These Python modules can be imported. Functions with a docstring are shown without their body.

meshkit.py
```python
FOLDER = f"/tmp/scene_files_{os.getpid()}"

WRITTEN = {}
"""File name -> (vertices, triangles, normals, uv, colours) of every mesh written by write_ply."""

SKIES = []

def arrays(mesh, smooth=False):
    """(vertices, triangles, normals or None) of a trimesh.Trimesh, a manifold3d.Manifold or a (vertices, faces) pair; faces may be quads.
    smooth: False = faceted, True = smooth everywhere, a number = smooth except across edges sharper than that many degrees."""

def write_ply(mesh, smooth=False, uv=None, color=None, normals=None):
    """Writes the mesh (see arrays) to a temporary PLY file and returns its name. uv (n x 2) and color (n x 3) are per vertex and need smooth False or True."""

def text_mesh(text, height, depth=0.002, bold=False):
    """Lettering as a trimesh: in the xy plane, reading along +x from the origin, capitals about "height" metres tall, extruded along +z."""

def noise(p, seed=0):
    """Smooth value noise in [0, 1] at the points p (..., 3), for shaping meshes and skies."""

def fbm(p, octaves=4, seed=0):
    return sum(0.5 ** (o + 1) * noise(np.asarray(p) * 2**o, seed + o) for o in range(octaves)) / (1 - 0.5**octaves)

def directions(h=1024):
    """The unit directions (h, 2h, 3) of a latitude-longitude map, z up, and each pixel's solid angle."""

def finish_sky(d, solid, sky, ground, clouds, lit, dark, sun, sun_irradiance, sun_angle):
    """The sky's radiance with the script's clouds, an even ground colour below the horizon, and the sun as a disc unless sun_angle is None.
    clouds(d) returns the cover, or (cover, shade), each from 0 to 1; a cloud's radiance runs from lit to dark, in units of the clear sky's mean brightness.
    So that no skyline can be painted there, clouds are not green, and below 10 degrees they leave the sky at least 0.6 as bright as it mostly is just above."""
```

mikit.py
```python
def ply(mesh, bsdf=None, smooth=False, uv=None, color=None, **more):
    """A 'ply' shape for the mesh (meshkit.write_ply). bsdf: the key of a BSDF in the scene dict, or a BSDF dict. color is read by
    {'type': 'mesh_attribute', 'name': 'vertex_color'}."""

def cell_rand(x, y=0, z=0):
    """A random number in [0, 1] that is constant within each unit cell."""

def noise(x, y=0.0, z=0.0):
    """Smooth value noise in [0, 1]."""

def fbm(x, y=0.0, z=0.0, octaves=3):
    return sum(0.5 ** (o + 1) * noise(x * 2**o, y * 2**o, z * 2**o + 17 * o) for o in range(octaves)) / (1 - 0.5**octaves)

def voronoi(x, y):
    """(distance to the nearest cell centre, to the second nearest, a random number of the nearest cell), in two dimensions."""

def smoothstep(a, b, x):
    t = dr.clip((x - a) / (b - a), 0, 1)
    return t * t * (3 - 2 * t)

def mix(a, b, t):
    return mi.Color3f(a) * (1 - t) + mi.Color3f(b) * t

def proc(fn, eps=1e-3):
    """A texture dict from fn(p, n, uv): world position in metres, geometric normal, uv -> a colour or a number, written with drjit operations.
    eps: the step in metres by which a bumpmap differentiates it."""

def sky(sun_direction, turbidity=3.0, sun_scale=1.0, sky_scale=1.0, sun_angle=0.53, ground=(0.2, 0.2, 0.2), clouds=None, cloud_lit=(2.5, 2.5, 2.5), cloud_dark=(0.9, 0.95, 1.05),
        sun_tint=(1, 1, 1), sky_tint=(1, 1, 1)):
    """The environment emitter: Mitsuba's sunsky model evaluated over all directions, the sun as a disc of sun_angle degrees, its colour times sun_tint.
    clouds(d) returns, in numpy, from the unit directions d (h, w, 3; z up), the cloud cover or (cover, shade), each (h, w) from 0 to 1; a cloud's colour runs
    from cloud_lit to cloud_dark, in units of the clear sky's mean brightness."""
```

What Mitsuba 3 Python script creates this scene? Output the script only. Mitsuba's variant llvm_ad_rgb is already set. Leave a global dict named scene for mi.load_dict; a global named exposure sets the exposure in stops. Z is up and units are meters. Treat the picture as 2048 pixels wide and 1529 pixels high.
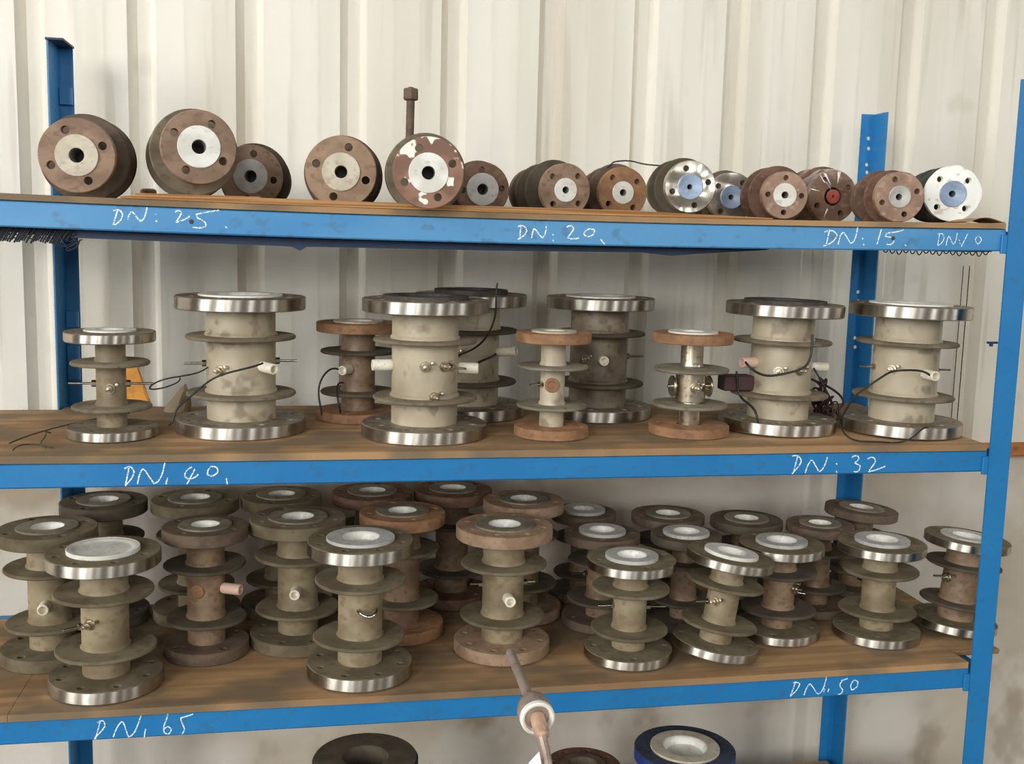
import math, random, numpy as np, trimesh, mitsuba as mi, mikit, meshkit
import drjit as dr
import manifold3d as m3
from mikit import noise, fbm, smoothstep, mix, voronoi
from scipy.interpolate import CubicSpline
T4 = mi.ScalarTransform4f
PI = math.pi
scene, labels = {}, {}
rng = random.Random(7)

def C(r, g, b):
    return tuple(((v / 255) / 12.92 if v / 255 < 0.04045 else ((v / 255 + 0.055) / 1.055) ** 2.4) for v in (r, g, b))

# ------------------------------------------------------------------ camera
CAM = np.array([-1.1591, -1.6507, 1.3498])
FW = np.array([0.18839, 0.97297, -0.13356])
UP = np.array([0.00052, 0.13590, 0.99072])
scene['camera'] = {'type': 'perspective', 'fov': 2 * math.degrees(math.atan(1024 / 2156.43)), 'fov_axis': 'x', 'near_clip': 0.05,
                   'to_world': T4().look_at(origin=CAM.tolist(), target=(CAM + FW).tolist(), up=UP.tolist())}
exposure = -0.17

# ------------------------------------------------------------------ daylight: frosted windows and a door opening of the workshop hall
# (name, wall, a0, a1, z0, z1, radiance): wall 'far' spans X at Y = -8; wall 'left' spans Y at X = -8; wall 'right' spans Y at X = 7
DAY = (12.0, 12.2, 12.2)
WINDOWS = [('window_1', 'far', -7.3, -5.4, 1.6, 5.2, 2.1), ('window_2', 'far', -4.3, -3.5, 1.8, 5.2, 1.3), ('window_3', 'far', -1.9, -1.3, 1.8, 5.2, 0.8),
           ('window_4', 'far', 1.5, 2.2, 1.8, 5.2, 1.3), ('window_5', 'far', 5.6, 6.3, 1.8, 5.2, 0.9), ('window_6', 'left', -4.8, -2.2, 1.4, 5.2, 1.0),
           ('window_7', 'right', -4.6, -3.2, 1.8, 5.2, 0.5)]
HALL = dict(x0=-8.0, x1=7.0, y0=-8.0, yw=0.608, h=6.2)

# ------------------------------------------------------------------ materials
def tex(fn):
    return mikit.proc(fn)

def mat(key, color, rough=0.7, metal=0.0, spec=0.5, bump=None, scale=0.0, **more):
    b = {'type': 'principled', 'base_color': tex(color) if callable(color) else {'type': 'rgb', 'value': list(color)}, 'roughness': rough, 'metallic': metal, 'specular': spec, **more}
    if bump:
        b = {'type': 'bumpmap', 'arbitrary': tex(bump), 'scale': scale, 'bsdf': b}
    scene[key] = {'type': 'twosided', 'bsdf': b}

def mottled(c1, c2, c3, s=40.0, t3=(0.52, 0.82), off=0.0):
    def fn(p, n, uv):
        a = fbm(p.x * s + off, p.y * s, p.z * s + 3.1, 3)
        b = fbm(p.x * s * 3.3, p.y * s * 3.3 + off, p.z * s * 3.3, 2)
        c = mix(c1, c2, smoothstep(0.28, 0.72, a))
        return mix(c, c3, 0.6 * smoothstep(t3[0], t3[1], b))
    return fn

mat('m_wall', lambda p, n, uv: mix(mix(C(226, 220, 207), C(210, 202, 186), smoothstep(0.3, 0.8, fbm(p.x * 9, 3.0, p.z * 0.9, 3))), C(176, 164, 142),
    0.35 * smoothstep(0.62, 0.85, fbm(p.x * 55, 9.0, p.z * 2.6, 2)) + 0.25 * smoothstep(0.68, 0.85, fbm(p.x * 14, p.y * 14, p.z * 9 + 5, 3))), 0.42, spec=0.4)
mat('m_plaster', lambda p, n, uv: mix(mix(C(206, 197, 184), C(188, 176, 158), smoothstep(0.35, 0.7, fbm(p.x * 5, 1.0, p.z * 5, 4))), C(136, 116, 92),
    0.5 * smoothstep(0.58, 0.78, fbm(p.x * 9 + 4, 2.0, p.z * 6, 4))), 0.9, spec=0.2)
mat('m_concrete', mottled(C(108, 104, 98), C(92, 89, 84), C(78, 75, 70), 3.0), 0.8)
mat('m_hallwall', C(132, 130, 124), 0.8)
mat('m_ceiling', C(120, 120, 118), 0.8)
mat('m_frame', C(120, 124, 126), 0.5)
mat('m_blue', lambda p, n, uv: mix(mix(C(24, 108, 166), C(36, 118, 174), fbm(p.x * 12, p.y * 12, p.z * 12, 2)), C(52, 100, 136),
    0.45 * smoothstep(0.6, 0.8, fbm(p.x * 60, p.y * 60, p.z * 60, 3))), 0.38, spec=0.5)
mat('m_blue_sheen', lambda p, n, uv: mix(mix(C(58, 128, 180), C(78, 140, 186), smoothstep(0.3, 0.7, fbm(p.x * 5, p.y * 12, p.z * 9, 3))), C(70, 104, 132),
    0.5 * smoothstep(0.62, 0.8, fbm(p.x * 50, p.y * 50, p.z * 50, 3))), 0.42, spec=0.5)  # top beam: window reflection painted in as a paler blue
mat('m_blue_shaded', mottled(C(13, 36, 64), C(16, 42, 74), C(26, 38, 52), 20), 0.55)  # rack blue darkened, shade on the panel lip put into the colour
mat('m_board', lambda p, n, uv: mix(mix(C(166, 132, 94), C(142, 110, 78), smoothstep(0.3, 0.7, fbm(p.x * 3.0, p.y * 60, p.z * 8, 3))), C(108, 94, 76),
    0.8 * smoothstep(0.36, 0.66, fbm(p.x * 9 + 2, p.y * 14, 4.0, 3))), 0.75, spec=0.25)
mat('m_ply', lambda p, n, uv: mix(C(176, 132, 86), C(140, 94, 54), smoothstep(0.3, 0.7, fbm(p.x * 6, p.y * 30, p.z * 420, 2))), 0.75, spec=0.25)
mat('m_sill', mottled(C(176, 112, 58), C(140, 86, 44), C(104, 72, 44), 14), 0.75)
mat('m_steel', mottled(C(206, 198, 186), C(188, 178, 164), C(150, 132, 112), 60, (0.62, 0.8)), 0.2, 1.0)
mat('m_probe', mottled(C(182, 164, 152), C(160, 140, 128), C(140, 120, 108), 40), 0.35, 0.35)
mat('m_polish', mottled(C(205, 196, 176), C(180, 165, 140), C(120, 90, 56), 45, (0.6, 0.8)), 0.3, 0.95)
mat('m_dull', mottled(C(150, 140, 122), C(122, 108, 90), C(98, 78, 58), 40), 0.5, 0.5)
mat('m_rust_pink', mottled(C(146, 119, 98), C(122, 98, 80), C(100, 82, 68), 38), 0.75)
mat('m_rust_tan', mottled(C(150, 124, 100), C(130, 104, 82), C(112, 86, 68), 38, off=5), 0.75)
mat('m_rust_red', mottled(C(108, 78, 60), C(88, 62, 48), C(120, 92, 72), 45, off=9), 0.7)
mat('m_rust_gloss', mottled(C(148, 118, 98), C(124, 96, 80), C(172, 150, 130), 30, off=2), 0.32, 0.3)
mat('m_rust_orange', mottled(C(152, 112, 78), C(128, 92, 64), C(106, 80, 60), 40, off=3), 0.75)
mat('m_rust_dark', mottled(C(100, 83, 67), C(82, 68, 56), C(112, 88, 66), 40, off=4), 0.75)
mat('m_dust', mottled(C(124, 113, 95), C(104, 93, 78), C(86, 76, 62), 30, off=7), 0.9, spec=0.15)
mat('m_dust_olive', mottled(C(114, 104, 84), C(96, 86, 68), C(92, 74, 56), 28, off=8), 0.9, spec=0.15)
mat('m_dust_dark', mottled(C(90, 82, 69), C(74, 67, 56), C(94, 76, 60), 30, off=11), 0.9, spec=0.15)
mat('m_pipe_cream', lambda p, n, uv: mix(mix(C(176, 163, 139), C(150, 137, 114), smoothstep(0.3, 0.75, fbm(p.x * 20, p.y * 20, p.z * 12, 3))), C(104, 88, 70),
    0.6 * smoothstep(0.6, 0.76, fbm(p.x * 42 + 3, p.y * 42, p.z * 30, 3))), 0.4, spec=0.5)
mat('m_pipe_brown', mottled(C(140, 115, 90), C(114, 90, 70), C(92, 72, 56), 34, off=6), 0.5)
mat('m_pipe_stained', mottled(C(128, 114, 94), C(92, 78, 64), C(70, 58, 48), 26, off=16), 0.42)
mat('m_pipe_bottom', mottled(C(142, 128, 101), C(120, 105, 80), C(112, 88, 64), 26, off=12), 0.55)
mat('m_liner', mottled(C(226, 224, 216), C(206, 202, 190), C(186, 180, 166), 40, (0.62, 0.8)), 0.35)
mat('m_liner_dirty', mottled(C(196, 186, 166), C(176, 164, 144), C(150, 138, 118), 45, off=3), 0.5)
mat('m_liner_grey', mottled(C(182, 180, 174), C(166, 162, 156), C(146, 142, 134), 45, off=1), 0.5)
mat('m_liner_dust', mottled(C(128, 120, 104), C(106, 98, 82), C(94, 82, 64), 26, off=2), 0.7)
mat('m_liner_blue', mottled(C(150, 166, 190), C(132, 148, 172), C(168, 180, 198), 60, (0.55, 0.8)), 0.4)
mat('m_bore', C(128, 126, 120), 0.6)
mat('m_gasket', mottled(C(66, 62, 56), C(52, 48, 44), C(84, 76, 64), 60), 0.7)
mat('m_white_paint', lambda p, n, uv: mix(C(244, 242, 232), C(214, 200, 180), smoothstep(0.66, 0.72, fbm(p.x * 90, p.y * 90, p.z * 90, 3))), 0.5)
mat('m_paint_rust', lambda p, n, uv: mix(mix(C(142, 104, 84), C(116, 84, 68), smoothstep(0.35, 0.65, fbm(p.x * 40, p.y * 40, p.z * 40, 3))), C(236, 228, 214),
    smoothstep(0.59, 0.63, fbm(p.x * 52 + 1.3, p.y * 52, p.z * 44 + 2.2, 3))), 0.45, 0.1)
mat('m_film_steel', mottled(C(210, 204, 192), C(186, 176, 162), C(160, 144, 128), 50, (0.6, 0.8)), 0.22, 0.85,
    bump=lambda p, n, uv: noise(p.x * 52, p.y * 52, p.z * 52), scale=0.0045)
mat('m_plastic', mottled(C(232, 226, 208), C(214, 204, 182), C(190, 176, 150), 60, (0.62, 0.8)), 0.4)
mat('m_pink_plastic', C(214, 180, 160), 0.4)
mat('m_red_cap', mottled(C(178, 84, 72), C(160, 70, 60), C(150, 90, 76), 60), 0.5)
mat('m_cable', C(34, 34, 32), 0.5)
mat('m_wire_purple', C(66, 42, 42), 0.6)
mat('m_blue_flange', mottled(C(26, 58, 130), C(20, 48, 112), C(50, 60, 80), 40), 0.5)
mat('m_blue_dusty', mottled(C(50, 58, 76), C(40, 46, 60), C(64, 66, 66), 40), 0.8)
mat('m_black_rubber', mottled(C(58, 56, 48), C(44, 42, 38), C(76, 72, 58), 40), 0.8)
mat('m_orange', mottled(C(224, 160, 56), C(204, 136, 44), C(180, 120, 50), 30), 0.6)
mat('m_copper', mottled(C(214, 180, 156), C(196, 154, 130), C(224, 200, 180), 60), 0.4, 0.4)
mat('m_porcelain', C(226, 226, 214), 0.35)
mat('m_paper', C(236, 234, 224), 0.8)
mat('m_net', C(38, 40, 44), 0.7)
mat('m_twig', mottled(C(84, 80, 58), C(66, 60, 46), C(98, 92, 60), 60), 0.9)
scene['m_chalk'] = {'type': 'blendbsdf', 'weight': tex(lambda p, n, uv: smoothstep(0.30, 0.52, fbm(p.x * 700, p.y * 700, p.z * 700, 2))),
                    'a': {'type': 'twosided', 'bsdf': {'type': 'principled', 'base_color': {'type': 'rgb', 'value': list(C(60, 126, 176))}, 'roughness': 0.5}},
                    'b': {'type': 'twosided', 'bsdf': {'type': 'principled', 'base_color': {'type': 'rgb', 'value': list(C(236, 236, 230))}, 'roughness': 0.9}}}
scene['m_turned'] = {'type': 'twosided', 'bsdf': {'type': 'roughconductor', 'material': 'none', 'distribution': 'ggx', 'alpha_u': 0.42, 'alpha_v': 0.05, 'specular_reflectance': {'type': 'rgb', 'value': list(C(206, 198, 186))}}}
scene['m_clearfilm'] = {'type': 'thindielectric', 'int_ior': 1.5}
scene['m_softfilm'] = {'type': 'principledthin', 'base_color': {'type': 'rgb', 'value': list(C(176, 162, 136))}, 'roughness': 0.5, 'diff_trans': 1.0}

# ------------------------------------------------------------------ mesh helpers
def join(*ms):
    vs, fs, n = [], [], 0
    for m in ms:
        v, f, _ = meshkit.arrays(m)
        vs.append(v); fs.append(f + n); n += len(v)
    return trimesh.Trimesh(np.vstack(vs), np.vstack(fs), process=False)

def box(x0, x1, y0, y1, z0, z1):
    return trimesh.creation.box(bounds=[[x0, y0, z0], [x1, y1, z1]])

def cbox(x0, x1, y0, y1, z0, z1, c=0.002):
    "a box with chamfered edges"
    pts = []
    for x, sx in ((x0, 1), (x1, -1)):
        for y, sy in ((y0, 1), (y1, -1)):
            for z, sz in ((z0, 1), (z1, -1)):
                pts += [(x + sx * c, y + sy * c, z), (x + sx * c, y, z + sz * c), (x, y + sy * c, z + sz * c)]
    return trimesh.convex.convex_hull(np.array(pts))

def lathe(prof, seg=72, wob=None):
    "open or closed profile of (r, z) turned about z"
    prof = np.asarray(prof, float)
    th = np.arange(seg) * 2 * PI / seg
    k = np.ones(seg) if wob is None else wob(th)
    v = np.stack([prof[:, None, 0] * np.cos(th) * k, prof[:, None, 0] * np.sin(th) * k, np.repeat(prof[:, 1:2], seg, 1)], -1).reshape(-1, 3)
    i, j = np.meshgrid(np.arange(len(prof) - 1), np.arange(seg), indexing='ij')
    a, b = i * seg + j, i * seg + (j + 1) % seg
    q = np.stack([a, b, b + seg, a + seg], -1).reshape(-1, 4)
    f = np.vstack([q[:, [0, 1, 2]], q[:, [0, 2, 3]]])
    m = trimesh.Trimesh(v, f, process=False)
    m.update_faces(m.area_faces > 1e-14)
    return m

def tube(pts, r, sides=8, n=None, caps=True):
    pts = np.asarray(pts, float)
    if n and len(pts) > 2:
        d = np.r_[0, np.cumsum(np.linalg.norm(np.diff(pts, axis=0), axis=1))]
        pts = CubicSpline(d, pts)(np.linspace(0, d[-1], n))
    t = np.gradient(pts, axis=0)
    t /= np.linalg.norm(t, axis=1, keepdims=True) + 1e-12
    a = np.cross(t[0], [0.31, 0.2, 0.93]); a /= np.linalg.norm(a)
    rows = []
    th = np.arange(sides) * 2 * PI / sides
    for p, tt in zip(pts, t):
        a = a - tt * (a @ tt); a /= np.linalg.norm(a)
        b = np.cross(tt, a)
        rows.append(p + r * (np.cos(th)[:, None] * a + np.sin(th)[:, None] * b))
    v = np.array(rows).reshape(-1, 3)
    i, j = np.meshgrid(np.arange(len(pts) - 1), np.arange(sides), indexing='ij')
    q = np.stack([i * sides + j, i * sides + (j + 1) % sides, (i + 1) * sides + (j + 1) % sides, (i + 1) * sides + j], -1).reshape(-1, 4)
    f = [q[:, [0, 1, 2]], q[:, [0, 2, 3]]]
    if caps:
        v = np.vstack([v, pts[0], pts[-1]])
        m = len(pts) * sides
        f.append(np.array([[(k + 1) % sides, k, m] for k in range(sides)]))
        f.append(np.array([[m - sides - 0 + k, m - sides + (k + 1) % sides, m + 1] for k in range(sides)]))
    return trimesh.Trimesh(v, np.vstack(f), process=False)

def rod(p0, p1, r, sides=14):
    return tube([p0, p1], r, sides)

def frame(z, x=None):
    "rotation whose local +z is the direction z"
    z = np.asarray(z, float); z /= np.linalg.norm(z)
    x = np.asarray(x if x is not None else ([1, 0, 0] if abs(z[0]) < 0.9 else [0, 0, 1]), float)
    x -= z * (x @ z); x /= np.linalg.norm(x)
    return np.stack([x, np.cross(z, x), z], 1)

def moved(m, Rm, t):
    v, f, _ = meshkit.arrays(m)
    return trimesh.Trimesh(v @ np.asarray(Rm).T + np.asarray(t), f, process=False)

def number(key):
    if key not in scene and key not in roots:
        return key
    k = 1
    while f'{key}_{k:03d}' in scene or f'{key}_{k:03d}' in roots:
        k += 1
    return f'{key}_{k:03d}'
roots = set()

def add(name, mesh, m, parent=None, M=None, smooth=35, label=None, cat=None, group=None, kind=None):
    key = number(f'{parent}__{name}' if parent else name)
    d = mikit.ply(outward(mesh), m, smooth)
    if M is not None:
        d['to_world'] = T4(M)
    scene[key] = d
    note(key, label, cat, group, kind)
    return key

def outward(mesh):
    "a closed mesh with its faces turned outward"
    if isinstance(mesh, trimesh.Trimesh) and mesh.is_watertight and mesh.volume < 0:
        return trimesh.Trimesh(mesh.vertices, np.asarray(mesh.faces)[:, ::-1], process=False)
    return mesh
def note(key, label=None, cat=None, group=None, kind=None):
    e = {k: v for k, v in (('label', label), ('category', cat), ('group', group), ('kind', kind)) if v}
    if e:
        labels[key] = e

def thing(name, label, cat, group=None):
    key = number(name); roots.add(key)
    note(key, label, cat, group)
    return key

def mat4(Rm, t):
    M = np.eye(4); M[:3, :3] = Rm; M[:3, 3] = t
    return M

# ------------------------------------------------------------------ the setting
H = HALL
def corrugated():
    "trapezoid-grooved steel sheet, grooves every 0.203 m, two faint stiffening flutes between"
    prof = []
    for k in range(-40, 40):
        g = -1.483 + 0.2035 * k
        if g < H['x0'] or g > H['x1'] - 0.2:
            continue
        prof += [(g - 0.014, 0), (g + 0.002, 0.024), (g + 0.026, 0.024), (g + 0.040, 0)]
        for u in (0.092, 0.145):
            prof += [(g + u - 0.010, 0), (g + u - 0.003, -0.0009), (g + u + 0.003, -0.0009), (g + u + 0.010, 0)]
    prof = [(H['x0'], 0)] + prof + [(H['x1'], 0)]
    p = np.array(prof)
    z = [0.885, H['h']]
    v = np.array([(x, H['yw'] + y, zz) for zz in z for x, y in p])
    n = len(p)
    f = [(i, i + 1, n + i + 1, n + i) for i in range(n - 1)]
    return (v, f)
add('wall_back', corrugated(), 'm_wall', smooth=25, kind='structure', label='white painted corrugated sheet steel wall')
add('wall_back_lower', box(H['x0'], H['x1'], 0.600, 0.74, 0, 0.868), 'm_plaster', kind='structure', label='stained plaster lower wall')
add('trim_1', cbox(H['x0'], H['x1'], 0.568, 0.64, 0.868, 0.894, 0.003), 'm_sill', kind='structure', label='orange-brown wooden sill below the sheet wall')
for i, (x, z0, z1) in enumerate(((0.330, 0.9, 1.31), (0.346, 0.9, 1.31))):
    add('wall_seam', box(x - 0.0004, x + 0.0004, 0.6066, 0.609, z0, z1), 'm_dust_dark', 'wall_back')
add('floor', box(H['x0'] - 0.1, H['x1'] + 0.1, H['y0'] - 0.1, 0.74, -0.1, 0), 'm_concrete', kind='structure')
add('ceiling', box(H['x0'] - 0.1, H['x1'] + 0.1, H['y0'] - 0.1, 0.74, H['h'], H['h'] + 0.1), 'm_ceiling', kind='structure')
add('wall_far', box(H['x0'] - 0.1, H['x1'] + 0.1, H['y0'] - 0.1, H['y0'], 0, H['h']), 'm_hallwall', kind='structure')
add('wall_left', box(H['x0'] - 0.1, H['x0'], H['y0'], 0.74, 0, H['h']), 'm_hallwall', kind='structure')
add('wall_right', box(H['x1'], H['x1'] + 0.1, H['y0'], 0.74, 0, H['h']), 'm_hallwall', kind='structure')
for name, wall, a0, a1, z0, z1, k in WINDOWS:
    w = 0.06
    if wall == 'far':
        P = lambda u, z, o: (u, H['y0'] + o, z)
    elif wall == 'left':
        P = lambda u, z, o: (H['x0'] + o, u, z)
    else:
        P = lambda u, z, o: (H['x1'] - o, u, z)
    def bar(u0, u1, q0, q1, o0, o1):
        a, b = np.array(P(u0, q0, o0)), np.array(P(u1, q1, o1))
        return trimesh.creation.box(bounds=[np.minimum(a, b), np.maximum(a, b)])
    fr = [bar(a0 - w, a0, z0 - w, z1 + w, 0, 0.06), bar(a1, a1 + w, z0 - w, z1 + w, 0, 0.06), bar(a0, a1, z0 - w, z0, 0, 0.06), bar(a0, a1, z1, z1 + w, 0, 0.06)]
    roots.add(name); note(name, kind='structure', label='tall frosted daylight window of the workshop')
    add('window_frame', join(*fr), 'm_frame', name)
    v = np.array([P(a0, z0, 0.02), P(a1, z0, 0.02), P(a1, z1, 0.02), P(a0, z1, 0.02)])
    n = np.cross(v[1] - v[0], v[2] - v[0]); inward = np.array([-0.5, -4, 2]) - v[0]
    f = [[0, 1, 2], [0, 2, 3]] if n @ inward > 0 else [[0, 2, 1], [0, 3, 2]]
    key = add('pane', (v, f), 'm_porcelain', name, smooth=False)
    scene[key]['emitter'] = {'type': 'area', 'radiance': {'type': 'rgb', 'value': [c * k for c in DAY]}}

# ------------------------------------------------------------------ the rack
ZT, ZM, ZB, Z4 = 1.3838, 1.0027, 0.6076, 0.180
XL, BH, D = -1.60, 0.0376, 0.508
def sag(x, z):
    a = 0.0072 if z > 1.3 else (0.002 if z < 0.8 and z > 0.4 else 0.0)
    t = np.clip((np.asarray(x) - XL) / -XL, 0, 1)
    return a * 4 * t * (1 - t)

rack = thing('shelving_rack', 'blue painted steel shelving rack with chalk pipe sizes on its beams', 'rack')
def angle_post(x, y, sx, sy, ztop, wx, wy, holes=(), th=0.003):
    "an L: the leg along x at y, the leg along y at x"
    a = box(min(x, x + sx * wx), max(x, x + sx * wx), min(y, y - sy * th), max(y, y - sy * th), 0, ztop)
    b = box(min(x, x - sx * th), max(x, x - sx * th), min(y, y + sy * wy), max(y, y + sy * wy), 0, ztop)
    if len(holes):
        man = m3.Manifold(m3.Mesh(np.array(a.vertices, np.float32), np.array(a.faces, np.uint32)))
        for hx, hz, hr in holes:
            man = man - m3.Manifold.cylinder(0.1, hr, hr, 16).rotate([90, 0, 0]).translate([hx, y + 0.05, hz])
        a = man
    return join(a, b)
hs = [(0.0175 + 0.002 * (k % 2), z, 0.0042) for k, z in enumerate((1.576, 1.555, 1.521, 1.505, 1.44, 1.42, 1.25, 1.23, 1.15, 1.13))]
add('post', angle_post(0.027, D, -1, -1, 1.626, 0.028, 0.052, hs), 'm_blue', rack, smooth=False)
hs = []
add('post', angle_post(-1.602, D, 1, -1, 1.674, 0.024, 0.085, hs), 'm_blue', rack, smooth=False)
add('post', angle_post(0.043, -0.004, -1, 1, 1.629, 0.039, 0.036), 'm_blue', rack, smooth=False)
add('post', angle_post(-1.79, -0.004, 1, 1, 1.66, 0.039, 0.036), 'm_blue', rack, smooth=False)
add('post_cap', box(-1.606, -1.576, D - 0.09, D + 0.004, 1.672, 1.6755), 'm_blue_shaded', rack, smooth=False)
for z in (1.60, 1.19, 1.125, 1.09):                                    # bracket steps on the left rear post
    add('bracket', box(-1.601, -1.579, D - 0.011, D - 0.004, z - 0.03, z), 'm_blue', rack, smooth=False)

def beam_mesh(y0, y1, z, x0=-1.76, x1=0.0035, n=24, h=BH):
    c = 0.0022
    sec = [(y0 + c, -h), (y0, -h + c), (y0, -c), (y0 + c, 0), (y1 - c, 0), (y1, -c), (y1, -h + c), (y1 - c, -h)]
    xs = np.linspace(x0, x1, n)
    v = np.array([(x, y, z + dz - float(sag(x, z))) for x in xs for y, dz in sec])
    k = len(sec)
    f = [(i * k + j, i * k + (j + 1) % k, (i + 1) * k + (j + 1) % k, (i + 1) * k + j) for i in range(n - 1) for j in range(k)]
    tri = [t for a, b, c_, d in f for t in ((a, c_, b), (a, d, c_))]
    tri += [(0, j, j + 1) for j in range(1, k - 1)] + [((n - 1) * k, (n - 1) * k + j + 1, (n - 1) * k + j) for j in range(1, k - 1)]
    return trimesh.Trimesh(v, np.array(tri), process=False)
front = {}
for z in (ZT, ZM, ZB, Z4):
    front[z] = add('front_beam', beam_mesh(0.0, 0.028, z), 'm_blue_sheen' if z == ZT else 'm_blue', rack, smooth=30)
for z in (ZT, ZM, ZB, Z4):
    add('rear_beam', beam_mesh(0.452, 0.477, z), 'm_blue', rack, smooth=30)
    add('side_beam', box(0.030, 0.0395, 0.034, 0.455, z - BH, z - 0.004), 'm_blue', rack, smooth=False)
    add('beam_bracket', cbox(-0.006, 0.0045, -0.0055, 0.0, z - BH - 0.004, z - 0.010, 0.001), 'm_blue', rack, smooth=False)
add('lock_pin', join(box(-0.014, 0.005, -0.002, 0.0015, 1.189, 1.1925), box(-0.009, -0.004, -0.002, 0.0015, 1.1845, 1.1895)), 'm_blue_shaded', rack, smooth=False)
for x, z in ((-1.3221, 1.3598), (-0.2036, 1.363)):
    add('bolt_hole', moved(lathe([(0, 0.0012), (0.0032, 0.0010), (0.0034, -0.001)], 20), frame([0, -1, 0]), (x, 0, z)), 'm_gasket', front[ZT])
# drooping lip of the steel shelf panel below the top beam
lip = [(-1.6, 1.340), (-1.486, 1.332), (-1.311, 1.329), (-1.196, 1.327), (-1.178, 1.3262), (-1.167, 1.3205), (-1.157, 1.3265), (-1.137, 1.327), (-0.861, 1.3275), (-0.626, 1.330), (-0.576, 1.3255), (-0.534, 1.3295), (-0.414, 1.3385), (-0.39, 1.3445)]
poly = [(-1.6, 1.352)] + lip + [(-0.39, 1.352)]
from shapely.geometry import Polygon
pm = trimesh.creation.extrude_polygon(Polygon(poly), 0.0016)
pm = moved(pm, np.array([[1, 0, 0], [0, 0, -1], [0, 1, 0]]), (0, 0.0316, 0))
add('panel_lip', pm, 'm_blue_shaded', rack, smooth=False)

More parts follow.
